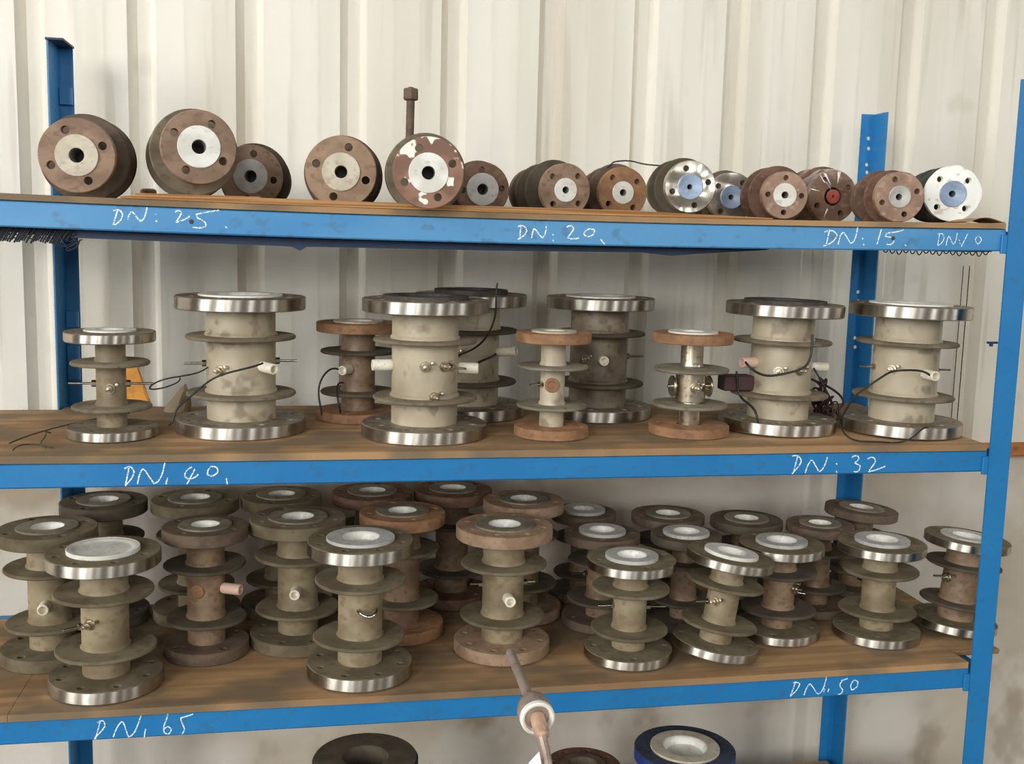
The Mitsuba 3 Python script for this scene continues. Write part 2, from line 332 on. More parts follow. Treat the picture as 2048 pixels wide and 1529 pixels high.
# chalk writing on the front beams (X, Z of the strokes on the beam face)
CHALK = {
    'DN 25': [[(-1.4239, 1.3745), (-1.4269, 1.3647), (-1.4309, 1.3529)], [(-1.4297, 1.3729), (-1.4204, 1.3727), (-1.4174, 1.3674), (-1.4207, 1.3588), (-1.4286, 1.3525)], [(-1.4105, 1.3608), (-1.4047, 1.3721), (-1.3941, 1.3588), (-1.3838, 1.3781)], [(-1.3721, 1.3692), (-1.3712, 1.3687)], [(-1.3716, 1.3599), (-1.3706, 1.3589)], [(-1.3447, 1.3731), (-1.3375, 1.3751), (-1.3363, 1.3709), (-1.3437, 1.3584), (-1.3353, 1.3611), (-1.3244, 1.3676)], [(-1.3148, 1.3708), (-1.299, 1.3745), (-1.2833, 1.3774)], [(-1.3148, 1.3708), (-1.3136, 1.3659), (-1.3028, 1.3595), (-1.3017, 1.3546), (-1.3078, 1.3512), (-1.3198, 1.3516)], [(-1.2738, 1.3541), (-1.2726, 1.3526)]],
    'DN 20': [[(-0.8321, 1.368), (-0.8328, 1.347)], [(-0.836, 1.3658), (-0.8253, 1.3656), (-0.8224, 1.3591), (-0.8276, 1.3511), (-0.8355, 1.3464)], [(-0.814, 1.3488), (-0.8103, 1.3633), (-0.7977, 1.3492), (-0.7915, 1.3691)], [(-0.7811, 1.3554), (-0.7802, 1.3541)], [(-0.7802, 1.3462), (-0.7794, 1.3449)], [(-0.7587, 1.3668), (-0.7506, 1.3688), (-0.7477, 1.365), (-0.7568, 1.3502), (-0.7431, 1.3492), (-0.739, 1.3506)], [(-0.727, 1.3629), (-0.7309, 1.3561), (-0.7253, 1.3528), (-0.7158, 1.3565), (-0.7141, 1.3632), (-0.7216, 1.3651), (-0.727, 1.3629)], [(-0.703, 1.3489), (-0.6972, 1.3418)]],
    'DN 15': [[(-0.3179, 1.3739), (-0.322, 1.3486)], [(-0.3261, 1.3703), (-0.3116, 1.3724), (-0.3038, 1.3658), (-0.3121, 1.3539), (-0.3263, 1.3478)], [(-0.3009, 1.3508), (-0.2932, 1.3711), (-0.279, 1.353), (-0.2681, 1.3802)], [(-0.2586, 1.3619), (-0.2574, 1.3602)], [(-0.2564, 1.3525), (-0.2552, 1.3508)], [(-0.226, 1.3762), (-0.2316, 1.3531)], [(-0.2155, 1.3714), (-0.2177, 1.3663), (-0.2056, 1.3639), (-0.2014, 1.3582), (-0.2066, 1.353), (-0.2141, 1.3528)], [(-0.2129, 1.3715), (-0.1989, 1.3736), (-0.186, 1.3773)], [(-0.1811, 1.3529), (-0.179, 1.3509)]],
    'DN 10': [[(-0.1195, 1.3728), (-0.1217, 1.3532)], [(-0.1225, 1.3721), (-0.1138, 1.3723), (-0.1105, 1.3655), (-0.1209, 1.3533)], [(-0.1057, 1.3536), (-0.102, 1.3692), (-0.0932, 1.3556), (-0.0872, 1.3747)], [(-0.0827, 1.3631), (-0.0815, 1.3621)], [(-0.0811, 1.358), (-0.0799, 1.357)], [(-0.0679, 1.3734), (-0.0776, 1.3525)], [(-0.0484, 1.3705), (-0.0527, 1.3635), (-0.0472, 1.3574), (-0.0412, 1.3638), (-0.0484, 1.3705)]],
    'DN 40': [[(-1.4167, 0.9947), (-1.4221, 0.9688)], [(-1.4228, 0.9935), (-1.4142, 0.996), (-1.4095, 0.9894), (-1.4146, 0.9765), (-1.4221, 0.9675)], [(-1.4051, 0.9698), (-1.3961, 0.9931), (-1.3818, 0.9702), (-1.3654, 1.0012)], [(-1.3621, 0.9782), (-1.3642, 0.969)], [(-1.326, 0.9946), (-1.3374, 0.9804), (-1.3325, 0.9763), (-1.3175, 0.9827)], [(-1.3224, 0.9906), (-1.3338, 0.9685)], [(-1.3012, 0.9916), (-1.3038, 0.9824), (-1.2976, 0.9797), (-1.2888, 0.9861), (-1.29, 0.9927), (-1.2999, 0.9942)], [(-1.2764, 0.9753), (-1.2752, 0.9674)]],
    'DN 32': [[(-0.3494, 0.9961), (-0.3548, 0.9712)], [(-0.359, 0.9979), (-0.3478, 0.9977), (-0.342, 0.9893), (-0.3482, 0.9777), (-0.357, 0.9679)], [(-0.3336, 0.9691), (-0.3227, 0.9907), (-0.309, 0.9704), (-0.2954, 0.9946)], [(-0.2784, 0.984), (-0.2772, 0.9823)], [(-0.2774, 0.9706), (-0.2762, 0.9689)], [(-0.2502, 0.994), (-0.2396, 0.9962), (-0.2375, 0.9911), (-0.2442, 0.9845), (-0.2348, 0.9793), (-0.236, 0.9709), (-0.2448, 0.9694)], [(-0.2213, 0.9909), (-0.2107, 0.9935), (-0.2066, 0.9873), (-0.2179, 0.9689), (-0.2037, 0.9721), (-0.1878, 0.9776)]],
    'DN 65': [[(-1.4668, 0.6005), (-1.4744, 0.572)], [(-1.471, 0.5978), (-1.4627, 0.6003), (-1.4601, 0.5925), (-1.4673, 0.5822), (-1.4758, 0.5721)], [(-1.4487, 0.5734), (-1.4343, 0.5979), (-1.4266, 0.5719), (-1.4072, 0.606)], [(-1.4013, 0.5826), (-1.4032, 0.5704)], [(-1.3681, 0.6051), (-1.3741, 0.5854), (-1.3729, 0.5745), (-1.3673, 0.5726), (-1.3629, 0.5801), (-1.3685, 0.5851), (-1.3733, 0.5808)], [(-1.3485, 0.5977), (-1.3459, 0.5867), (-1.3432, 0.5788), (-1.3475, 0.5713)], [(-1.3485, 0.5977), (-1.3301, 0.6028)]],
    'DN 50': [[(-0.327, 0.6), (-0.3351, 0.5753)], [(-0.3327, 0.5985), (-0.3191, 0.5958), (-0.3241, 0.5848), (-0.3358, 0.5742)], [(-0.31, 0.5746), (-0.2998, 0.5947), (-0.2849, 0.575), (-0.2697, 0.6082)], [(-0.2719, 0.5837), (-0.2735, 0.5782)], [(-0.2641, 0.5833), (-0.2657, 0.5777)], [(-0.2398, 0.5971), (-0.2429, 0.5859), (-0.2378, 0.5799), (-0.24, 0.5736), (-0.2458, 0.5728)], [(-0.2417, 0.5972), (-0.2302, 0.6003)], [(-0.2182, 0.5959), (-0.2234, 0.5867), (-0.2208, 0.5789), (-0.2114, 0.5841), (-0.2101, 0.5935), (-0.217, 0.5966)]],
}
def stroke(pts, w):
    "a thin flat ribbon of chalk on the face Y = 0"
    pts = np.array(pts, float)
    if len(pts) > 2:
        d = np.r_[0, np.cumsum(np.linalg.norm(np.diff(pts, axis=0), axis=1))]
        t = np.linspace(0, d[-1], 4 * len(pts))
        pts = 0.5 * CubicSpline(d, pts)(t) + 0.5 * np.stack([np.interp(t, d, pts[:, k]) for k in (0, 1)], 1)
    m = []
    for a, b in zip(pts[:-1], pts[1:]):
        u = (b - a) / (np.linalg.norm(b - a) + 1e-9); nrm = np.array([-u[1], u[0]]) * w / 2; e = u * w * 0.3
        c = [a - e - nrm, b + e - nrm, b + e + nrm, a - e + nrm]
        m.append(trimesh.convex.convex_hull(np.array([(x, y, z) for x, z in c for y in (-0.00045, -0.00002)])))
    return m
for word, strokes in CHALK.items():
    w = {'DN 10': 0.0014, 'DN 50': 0.0019, 'DN 65': 0.0019}.get(word, 0.0021)
    lvl = {'DN 25': ZT, 'DN 20': ZT, 'DN 15': ZT, 'DN 10': ZT, 'DN 40': ZM, 'DN 32': ZM, 'DN 65': ZB, 'DN 50': ZB}[word]
    cut = 4 if word in ('DN 40', 'DN 65') else 5
    for part, text in ((strokes[:cut], 'DN:'), (strokes[cut:], word[3:])):
        add('chalk_writing', join(*[q for s in part for q in stroke(s, w)]), 'm_chalk', front[lvl], smooth=False, label=f'white chalk writing {text}')

# ------------------------------------------------------------------ shelf boards
def board(x0, x1, y0, y1, z, th, ysag=0.0, edge=None, nx=48, ny=9, jitter=0.0, seed=1):
    r = np.random.default_rng(seed)
    xs, ys = np.linspace(x0, x1, nx), np.linspace(y0, y1, ny)
    wob = np.interp(xs, np.linspace(x0, x1, 12), r.normal(0, jitter, 12))
    def zz(x, y, i):
        return z - float(sag(x, z)) - ysag * math.sin(PI * np.clip((y - 0.028) / 0.424, 0, 1)) + wob[i]
    top = [[(x, y + (wob[i] if j == 0 else 0), zz(x, y, i) + th) for j, y in enumerate(ys)] for i, x in enumerate(xs)]
    bot = [[(x, y + (wob[i] if j == 0 else 0), zz(x, y, i)) for j, y in enumerate(ys)] for i, x in enumerate(xs)]
    v = np.array(top + bot).reshape(-1, 3)
    N = nx * ny
    f = []
    for i in range(nx - 1):
        for j in range(ny - 1):
            a = i * ny + j
            f += [(a, a + ny, a + ny + 1), (a, a + ny + 1, a + 1), (N + a, N + a + ny + 1, N + a + ny), (N + a, N + a + 1, N + a + ny + 1)]
    for i in range(nx - 1):
        for j, s in ((0, 1), (ny - 1, -1)):
            a, b = i * ny + j, (i + 1) * ny + j
            q = [(a, N + a, N + b), (a, N + b, b)]
            f += q if s == 1 else [t[::-1] for t in q]
    for j in range(ny - 1):
        for i, s in ((0, -1), (nx - 1, 1)):
            a, b = i * ny + j, i * ny + j + 1
            q = [(a, N + a, N + b), (a, N + b, b)]
            f += q if s == 1 else [t[::-1] for t in q]
    return trimesh.Trimesh(v, np.array(f), process=False)
YS = 0.010
def deck(z, th, ysag, y1, jit, seed, ext=None):
    ms = [board(-1.598, 0.0, -0.004, y1, z + 0.0004, th, ysag, jitter=jit, seed=seed), board(-1.76, -1.5985, -0.004, 0.42, z + 0.0004, th, ysag, nx=8, jitter=jit, seed=seed + 30)]
    if ext:
        ms.append(cbox(-0.002, ext, 0.05, 0.44, z + 0.001, z + th - 0.0005, 0.002))
    return join(*ms)
add('shelf_board', deck(ZT, 0.009, YS, 0.475, 0, 2), 'm_board', smooth=30, label='plywood shelf board on the top beam under the lying flanged tubes', cat='board')
add('shelf_board', deck(ZM, 0.0115, 0, 0.455, 0.0002, 3), 'm_board', smooth=30, label='dusty orange-brown shelf board on the middle beam', cat='board')
add('shelf_board', deck(ZB, 0.0115, 0, 0.475, 0.0002, 4, 0.10), 'm_board', smooth=30, label='dusty brown shelf board on the third beam, its end poking past the post', cat='board')
add('shelf_board', deck(Z4, 0.0115, 0, 0.475, 0.0002, 5, 0.13), 'm_board', smooth=30, label='brown shelf board of the lowest level at the bottom of the photo', cat='board')
def top_of(x, y):
    return ZT + 0.0096 - float(sag(x, ZT)) - YS * math.sin(PI * np.clip((y - 0.028) / 0.424, 0, 1))
def strip(x0, x1, y0, y1, th0, th1, n=30, seed=1):
    r = np.random.default_rng(seed)
    xs = np.linspace(x0, x1, n)
    v = []
    for i, x in enumerate(xs):
        th = np.interp(x, [x0, x0 + 0.04, x1 - 0.25, x1], [th1, th0, th0, th1])
        zb = top_of(x, y0) + 0.0002
        y = y0 + r.normal(0, 0.0004)
        v += [(x, y, zb), (x, y1, zb), (x, y1, zb + th), (x, y, zb + th)]
    f = []
    for i in range(n - 1):
        for j in range(4):
            a, b = i * 4 + j, i * 4 + (j + 1) % 4
            f += [(a, b, b + 4), (a, b + 4, a + 4)]
    f += [(0, 2, 1), (0, 3, 2), ((n - 1) * 4, (n - 1) * 4 + 1, (n - 1) * 4 + 2), ((n - 1) * 4, (n - 1) * 4 + 2, (n - 1) * 4 + 3)]
    m = trimesh.Trimesh(np.array(v), np.array(f)[:, ::-1], process=False)
    return m
add('wood_strip', strip(-1.42, -0.42, -0.006, 0.026, 0.009, 0.002, seed=3), 'm_ply', smooth=False, label='long plywood strip along the front edge of the top shelf', cat='wood strip')
add('wood_strip', cbox(-1.405, -1.225, 0.034, 0.2, top_of(-1.3, 0.036) + 0.0003, top_of(-1.3, 0.036) + 0.0115, 0.001), 'm_ply', smooth=False, label='plywood offcut under the raised tube left of the middle of DN: 25', cat='wood strip')
# curled end of the board's veneer at the right
xs = np.linspace(-0.075, -0.002, 14)
cv = np.array([(x, y, top_of(x, 0.0) + 0.0004 + 0.0075 * math.sin(PI * min(1, (x + 0.075) / 0.07)) ** 1.3 * (1 - 0.3 * y / 0.06) + e) for x in xs for y, e in ((-0.005, 0), (0.06, 0), (0.06, 0.0012), (-0.005, 0.0012))])
cf = [(i * 4 + j, i * 4 + (j + 1) % 4, (i + 1) * 4 + (j + 1) % 4, (i + 1) * 4 + j) for i in range(13) for j in range(4)]
add('veneer_curl', (cv, cf), 'm_board', 'shelf_board', smooth=40)

# ------------------------------------------------------------------ flanged measuring tubes
def holed(R, r0, t, n, rc, rh, a0, ch=0.0012):
    "flange disc from z = 0 to t with n bolt holes"
    prof = [(r0, 0), (R - ch, 0), (R, ch), (R, t - ch), (R - ch, t), (r0, t)]
    cs = m3.CrossSection([np.array(prof)])
    man = m3.Manifold.revolve(cs, 80)
    for k in range(n):
        a = math.radians(a0) + 2 * PI * k / n
        man = man - m3.Manifold.cylinder(t * 3, rh, rh, 18).translate([rc * math.cos(a), rc * math.sin(a), -t])
    return man
CACHE = {}
def cached(fn, *a):
    k = (fn.__name__,) + tuple(round(x, 5) if isinstance(x, float) else x for x in a)
    if k not in CACHE:
        CACHE[k] = fn(*a)
    return CACHE[k]
def flange_mesh(R, r0, t, n, rc, rh, a0):
    v, f, _ = meshkit.arrays(holed(R, r0, t, n, rc, rh, a0))
    return trimesh.Trimesh(v, f, process=False)
def rim_mesh(R, t):
    "the turned outer band: (mesh, uv) with u along the axis, so that its fine lathe lines run round it"
    e = 0.0004
    return banded([(R + e - 0.0003, 0.0014), (R + e, 0.0018), (R + e, t * 0.5), (R + e, t - 0.0018), (R + e - 0.0003, t - 0.0014)], 96)
def banded(prof, seg):
    prof = np.asarray(prof, float)
    th = np.linspace(0, 2 * PI, seg + 1)
    v = np.stack([prof[:, None, 0] * np.cos(th), prof[:, None, 0] * np.sin(th), np.repeat(prof[:, 1:2], seg + 1, 1)], -1).reshape(-1, 3)
    uv = np.stack([np.repeat(prof[:, 1:2], seg + 1, 1) * 20, np.repeat(th[None] / (2 * PI), len(prof), 0)], -1).reshape(-1, 2)
    i, j = np.meshgrid(np.arange(len(prof) - 1), np.arange(seg), indexing='ij')
    a = i * (seg + 1) + j
    q = np.stack([a, a + 1, a + seg + 2, a + seg + 1], -1).reshape(-1, 4)
    return trimesh.Trimesh(v, np.vstack([q[:, [0, 1, 2]], q[:, [0, 2, 3]]]), process=False), uv
def pipe_mesh(rp, H_, beads, rdrum, zd0, zd1):
    pr = [(rp * 1.10, 0.001), (rp * 1.04, 0.006), (rp, 0.010)]
    zz = sorted(beads)
    pts = []
    for zb_ in zz:
        pts += [(rp, zb_ - 0.009), (rp * 1.02 + 0.0018, zb_ - 0.0052), (rp * 1.02 + 0.0018, zb_ + 0.0052), (rp, zb_ + 0.009)]
    if rdrum > rp:
        mid = [(rp, zd0), (rdrum - 0.001, zd0), (rdrum, zd0 + 0.001), (rdrum, zd1 - 0.001), (rdrum - 0.001, zd1), (rp, zd1)]
        pts = [q for q in pts if q[1] < zd0 - 0.001] + mid + [q for q in pts if q[1] > zd1 + 0.001]
    pr += pts + [(rp, H_ - 0.010), (rp * 1.04, H_ - 0.006), (rp * 1.10, H_ - 0.001)]
    return lathe(pr, 64)
def liner_mesh(rl, rb, h, flare):
    "raised face of the liner, face at z = h, flange face at z = 0"
    if flare:
        return lathe([(rl, -0.001), (rl, h - 0.0006), (rl - 0.0006, h), (rb + 0.0006, h), (rb, h - 0.0004), (rb, h - 0.0016)], 64)
    return lathe([(rl, -0.001), (rl, h - 0.0006), (rl - 0.0006, h), (rb + 0.0006, h), (rb, h - 0.0006), (rb, h - 0.07), (0, h - 0.0702)], 64)
def cup_mesh(rb, h, depth):
    "the white trumpet of the lining where it turns into the bore"
    q = np.linspace(0, 1, 9)
    return lathe([(rb - 0.0001, h - 0.0008)] + [(rb * (1 - 0.16 * a), h - 0.0008 - depth * 0.5 * a * a) for a in q[1:]] + [(rb * 0.80, h - depth * 0.8), (rb * 0.6, h - depth), (0, h - depth)], 56)
def plate_mesh(r0, R, t, lob, seed):
    w = None
    if lob:
        w = lambda th: 1 - lob + lob * (np.cos(3 * th + seed) * 0.6 + np.cos(2 * th + seed * 1.7) * 0.4)
    m = lathe([(r0, 0), (R - t * 0.3, 0), (R, t * 0.3), (R, t * 0.7), (R - t * 0.3, t), (r0, t)], 72)
    if w is not None:
        v = np.array(m.vertices); th = np.arctan2(v[:, 1], v[:, 0]); rr = np.hypot(v[:, 0], v[:, 1])
        k = np.where(rr > r0 * 1.05, w(th), 1.0)
        v[:, 0] *= k; v[:, 1] *= k
        m = trimesh.Trimesh(v, m.faces, process=False)
    return m

def radial(az):
    a = math.radians(az)
    return np.array([math.cos(a), math.sin(a), 0.0])
def attach(key, M, items, rp, Hm):
    "pins, studs and plastic connectors standing out of the pipe at azimuths; -90 faces the front"
    for it in items:
        kind, az = it[0], it[1]
        z = Hm * (it[2] if len(it) > 2 and it[2] else 0.5)
        d = radial(az)
        p0 = d * (rp - 0.003) + [0, 0, z]
        if kind == 'pin':
            L = it[3] if len(it) > 3 else 0.045
            add('electrode_pin', join(rod(p0, p0 + d * (L + 0.003), 0.0019), moved(lathe([(0, 0.008), (0.005, 0.008), (0.0055, 0.007), (0.0055, 0)], 6), frame(d), d * (rp - 0.001) + [0, 0, z])), 'm_steel', key, M, label='steel electrode pin')
        elif kind == 'stud':
            m = moved(lathe([(0, 0.017), (0.0026, 0.0165), (0.003, 0.009), (0.0058, 0.009), (0.0064, 0.008), (0.0064, 0.003), (0.009, 0.003), (0.0092, 0.0022), (0.0092, -0.004)], 12), frame(d), d * rp + [0, 0, z])
            m2 = moved(lathe([(0, 0.008), (0.003, 0.0075), (0.0034, 0)], 10), frame(d), d * rp + [0.012 * -d[1], 0.012 * d[0], z + 0.006])
            add('electrode_stud', join(m, m2), 'm_polish', key, M, label='small steel stud with nut')
        elif kind == 'conn':
            L = it[3] if len(it) > 3 else 0.03
            rad = it[4] if len(it) > 4 else 0.0085
            mk = it[5] if len(it) > 5 else 'm_plastic'
            m = lathe([(rad * 0.8, 0), (rad * 0.92, 0.003), (rad, 0.005), (rad, L - 0.001), (rad - 0.0008, L), (rad * 0.72, L), (rad * 0.68, L - 0.001), (rad * 0.66, L - 0.014), (0, L - 0.0141)], 28)
            dd = d + np.array([0, 0, it[6] if len(it) > 6 else 0.0]); dd /= np.linalg.norm(dd)
            add('cable_connector', moved(m, frame(dd), d * (rp - 0.002) + [0, 0, z]), mk, key, M, label='white plastic cable connector')
        elif kind == 'spot':
            m = lathe([(0.0125, -0.002), (0.0125, 0.0012), (0.0115, 0.002), (0.0075, 0.0022), (0.006, 0.001), (0, 0.0009)], 28)
            add('electrode_seat', moved(m, frame(d), d * rp + [0, 0, z]), 'm_rust_orange', key, M, label='rusty electrode seat')
        elif kind == 'handle':
            s = np.cross([0, 0, 1], d)
            o = d * (rp - 0.002) + [0, 0, z]
            pts = [o - s * 0.012, o - s * 0.012 + d * 0.018, o + s * 0.0 + d * 0.024 - [0, 0, 0.004], o + s * 0.012 + d * 0.018, o + s * 0.012]
            add('wire_handle', tube(pts, 0.0022, 8, 24), 'm_steel', key, M, label='small bent steel handle')
        elif kind == 'sideplate':
            m = lathe([(0.006, 0.009), (0.0175, 0.009), (0.0185, 0.008), (0.0185, 0.006), (0.0175, 0.005), (0.005, 0.005), (0.005, -0.004)], 32)
            m2 = lathe([(0, 0.016), (0.003, 0.0155), (0.0035, 0.010), (0.006, 0.009)], 14)
            add('electrode_washer', moved(join(m, m2), frame(d), d * rp + [0, 0, z]), 'm_polish', key, M, label='polished electrode washer')

def flow_tube(label, group, M, R, H_, rp, mats, nh=8, rc=0.80, rh=0.075, a0=22.5, lin=0.62, bore=0.34, lh=0.003, t=None, plates=(0.28, 0.70), pr=0.9, pt=0.006, lob=0.0, rim=(1, 1), drum=None, flare=True,
              items=(), gasket=False, cup=0.016, seed=0, bores=True, front_plate_r=None):
    key = thing('flanged_tube', label, 'pipe fitting', group)
    t = t or 0.095 * H_
    mf, mp, md, ml = mats
    fm = cached(flange_mesh, R, rp * 0.9 if bore * R > rp * 1.1 else max(rp * 0.9, bore * R + 0.0006), t, nh, rc * R, rh * R, a0)
    pm_ = cached(pipe_mesh, rp, H_, (plates[0] * H_, plates[1] * H_), (drum or 0) * 1.0, (plates[0] + 0.03) * H_, (plates[1] - 0.03) * H_)
    add('pipe', pm_, mp, key, M)
    flip = M @ mat4(np.diag([1, -1, -1.0]), (0, 0, t))
    for i, (Mf, Ml) in enumerate(((flip, M @ mat4(np.diag([1, -1, -1.0]), (0, 0, 0))), (M @ mat4(np.eye(3), (0, 0, H_ - t)), M @ mat4(np.eye(3), (0, 0, H_))))):
        fk = add('flange', fm, mf[i] if isinstance(mf, (tuple, list)) else mf, key, Mf, smooth=30)
        if rim[i]:
            rm, ruv = cached(rim_mesh, R, t)
            rk = number(fk + '__machined_rim')
            scene[rk] = {**mikit.ply(rm, 'm_turned' if rim[i] == 1 else rim[i], True, uv=ruv), 'to_world': T4(Mf)}
            note(rk, 'bright machined flange edge' if rim[i] == 1 else 'blue painted flange edge')
        if i == 1:
            if gasket:
                add('gasket', lathe([(lin * R, -0.001), (lin * R, lh - 0.0005), (lin * R - 0.0005, lh), (bore * R, lh), (bore * R, -0.03), (0, -0.0301)], 64), 'm_gasket', key, Ml, label='black gasket disc on the top flange')
            else:
                add('liner', cached(liner_mesh, lin * R, bore * R, lh, flare), ml, key, Ml, label='raised liner face')
                add('bore_lining', cached(cup_mesh, bore * R, lh, cup), 'm_liner' if cup < 0.05 else ml, key, Ml, label='white bore of the liner')
    for i, q in enumerate(plates):
        prr = pr * R if i == 0 or front_plate_r is None else front_plate_r
        add('coil_plate', plate_mesh(rp * 0.97, prr, pt, lob, seed + i * 2.3), md, key, M @ mat4(np.eye(3), (0, 0, q * H_ - pt / 2)), smooth=30)
    attach(key, M, items, max(rp, drum or 0), H_)
    return key
def upright(x, y, z, tilt=0.0, axis=(0, 1, 0), rot=0.0):
    Rm = trimesh.transformations.rotation_matrix(math.radians(tilt), axis)[:3, :3] @ trimesh.transformations.rotation_matrix(math.radians(rot), (0, 0, 1))[:3, :3]
    return mat4(Rm, (x, y, z))
def wire(key, pts, r=0.0016, m='m_cable', n=40, label='thin black lead'):
    return add('lead_wire', tube(pts, r, 7, n), m, key, smooth=60, label=label)

# --- middle shelf ---------------------------------------------------------------------------------------------------------------
z = ZM + 0.0125
G2 = None
STE, CRE = 'm_dull', 'm_pipe_cream'
m1 = flow_tube('small flanged tube with shiny rims and rusty neck, leftmost on the middle shelf', G2, upright(-1.4653, 0.156, z), 0.0695, 0.1695, 0.0230, ('m_dust', 'm_pipe_bottom', 'm_dust', 'm_liner'), nh=4, rc=0.76, lin=0.58, bore=0.3, pr=0.9, lob=0.02,
               items=[('pin', 180, 0.5, 0.042), ('pin', 0, 0.5, 0.042), ('stud', -88, 0.47)])
m2 = flow_tube('large cream flanged tube with shiny rims, second from left on the middle shelf', G2, upright(-1.2643, 0.1975, z), 0.1057, 0.2265, 0.0565, (STE, CRE, 'm_dust', 'm_liner'), pr=0.85, lin=0.65, bore=0.45,
               items=[('pin', 183, 0.5, 0.035), ('pin', -2, 0.52, 0.035), ('stud', -122, 0.47), ('conn', -52, 0.5, 0.036, 0.0088, 'm_plastic', -0.05)])
wire(m2, [(-1.226, 0.118, 1.138), (-1.259, 0.106, 1.129), (-1.306, 0.11, 1.112), (-1.34, 0.105, 1.084), (-1.36, 0.1, 1.063), (-1.366, 0.098, 1.045), (-1.37, 0.095, 1.0415)])
wire(m2, [(-1.316, 0.17, 1.125), (-1.359, 0.15, 1.112), (-1.399, 0.15, 1.1), (-1.407, 0.16, 1.091), (-1.386, 0.17, 1.091), (-1.361, 0.172, 1.107)], 0.0012)
m3t = flow_tube('small rusty brown flanged tube half hidden behind the front middle cream tube', G2, upright(-1.0644, 0.308, z), 0.0752, 0.1753, 0.0300, ('m_rust_orange', 'm_pipe_brown', 'm_dust_dark', 'm_liner_dirty'), nh=4, rim=(0, 0), lin=0.6, bore=0.33,
                items=[('conn', -122, 0.53, 0.03, 0.0085)])
wire(m3t, [(-1.102, 0.262, 1.11), (-1.127, 0.235, 1.103), (-1.136, 0.225, 1.08), (-1.134, 0.222, 1.055), (-1.131, 0.225, 1.034)])
wire(m3t, [(-1.092, 0.285, 1.083), (-1.104, 0.25, 1.067), (-1.101, 0.243, 1.05), (-1.098, 0.25, 1.034)])
m4 = flow_tube('large cream flanged tube with black top gasket, frontmost on the middle shelf', G2, upright(-0.9621, 0.1369, z), 0.1048, 0.2292, 0.0555, (STE, CRE, 'm_dust', 'm_liner'), pr=0.84, lin=0.68, lh=0.006, gasket=True, bore=0.45, lob=0.015,
               items=[('conn', 188, 0.52, 0.036, 0.0095), ('conn', -10, 0.5, 0.036, 0.0095), ('stud', -96, 0.53), ('stud', -62, 0.53), ('pin', -45, 0.52, 0.03), ('stud', -80, 0.31)])
m5 = flow_tube('large flanged tube with black gasket behind the front cream tube on the middle shelf', G2, upright(-0.8548, 0.345, z), 0.1040, 0.228, 0.0545, (STE, CRE, 'm_dust_dark', 'm_liner'), pr=0.85, lin=0.66, lh=0.008, gasket=True, bore=0.45,
               items=[('stud', -125, 0.52), ('conn', -30, 0.53, 0.04, 0.009, 'm_plastic', 0.1)])
wire(m5, [(-0.89, 0.285, 1.132), (-0.866, 0.262, 1.145), (-0.842, 0.232, 1.174), (-0.829, 0.226, 1.211), (-0.828, 0.226, 1.238), (-0.826, 0.228, 1.268)])
wire(m5, [(-0.87, 0.175, 1.131), (-0.86, 0.19, 1.133), (-0.84, 0.23, 1.134), (-0.815, 0.29, 1.135)], 0.0022)
m6 = flow_tube('small cream flanged tube with rusty flanges in front of the dark stained one', G2, upright(-0.7457, 0.1217, z), 0.0638, 0.1767, 0.0208, ('m_rust_orange', CRE, 'm_liner_dust', 'm_liner_dirty'), nh=4, rim=(0, 0), plates=(0.29, 0.67), pr=0.94, pt=0.005, lin=0.6, bore=0.3,
               items=[('pin', 200, 0.5, 0.024), ('spot', -105, 0.5)])
m7 = flow_tube('large dark stained flanged tube behind the small cream one on the middle shelf', G2, upright(-0.6102, 0.3238, z), 0.1016, 0.2262, 0.0545, (STE, 'm_pipe_stained', 'm_dust_dark', 'm_liner'), pr=0.85, lin=0.65, bore=0.45,
               items=[('conn', -98, 0.5, 0.03, 0.009), ('pin', 2, 0.5, 0.035), ('stud', -130, 0.5)])
m8 = flow_tube('small flanged tube with polished necks and rusty flanges on the middle shelf', G2, upright(-0.4965, 0.1267, z), 0.0700, 0.1771, 0.0195, ('m_rust_orange', 'm_polish', 'm_liner_dust', 'm_liner'), nh=4, rim=(0, 0), plates=(0.29, 0.64), pr=0.94, pt=0.006, lin=0.62, bore=0.3, drum=0.0265,
               items=[('sideplate', 180, 0.47), ('sideplate', 0, 0.47), ('pin', -50, 0.46, 0.012), ('stud', -92, 0.47)])
m9 = flow_tube('large flanged tube with black gasket and black cable loop, second from right, middle shelf', G2, upright(-0.3148, 0.1627, z + 0.0016, 0.8), 0.1040, 0.2274, 0.0545, (STE, CRE, 'm_dust', 'm_liner'), pr=0.84, lin=0.70, lh=0.006, gasket=True, bore=0.45,
               items=[('conn', 192, 0.53, 0.032, 0.0095, 'm_pink_plastic'), ('conn', -4, 0.5, 0.036, 0.0085), ('stud', -118, 0.48), ('stud', -78, 0.49)])
wire(m9, [(-0.392, 0.135, 1.139), (-0.398, 0.075, 1.13), (-0.375, 0.08, 1.123), (-0.343, 0.074, 1.128), (-0.311, 0.065, 1.144), (-0.302, 0.068, 1.168), (-0.300, 0.072, 1.196)], 0.0020)
wire(m9, [(-0.255, 0.15, 1.128), (-0.238, 0.142, 1.098), (-0.213, 0.148, 1.061)])
add('terminal_box', cbox(-0.424, -0.368, 0.15, 0.185, 1.086, 1.113, 0.002), 'm_wire_purple', m9, smooth=20, label='dark brown box on the left side')
wire(m9, [(-0.404, 0.147, 1.122), (-0.402, 0.1465, 1.105), (-0.398, 0.146, 1.084), (-0.392, 0.085, 1.06), (-0.388, 0.08, 1.0405)], 0.0020)
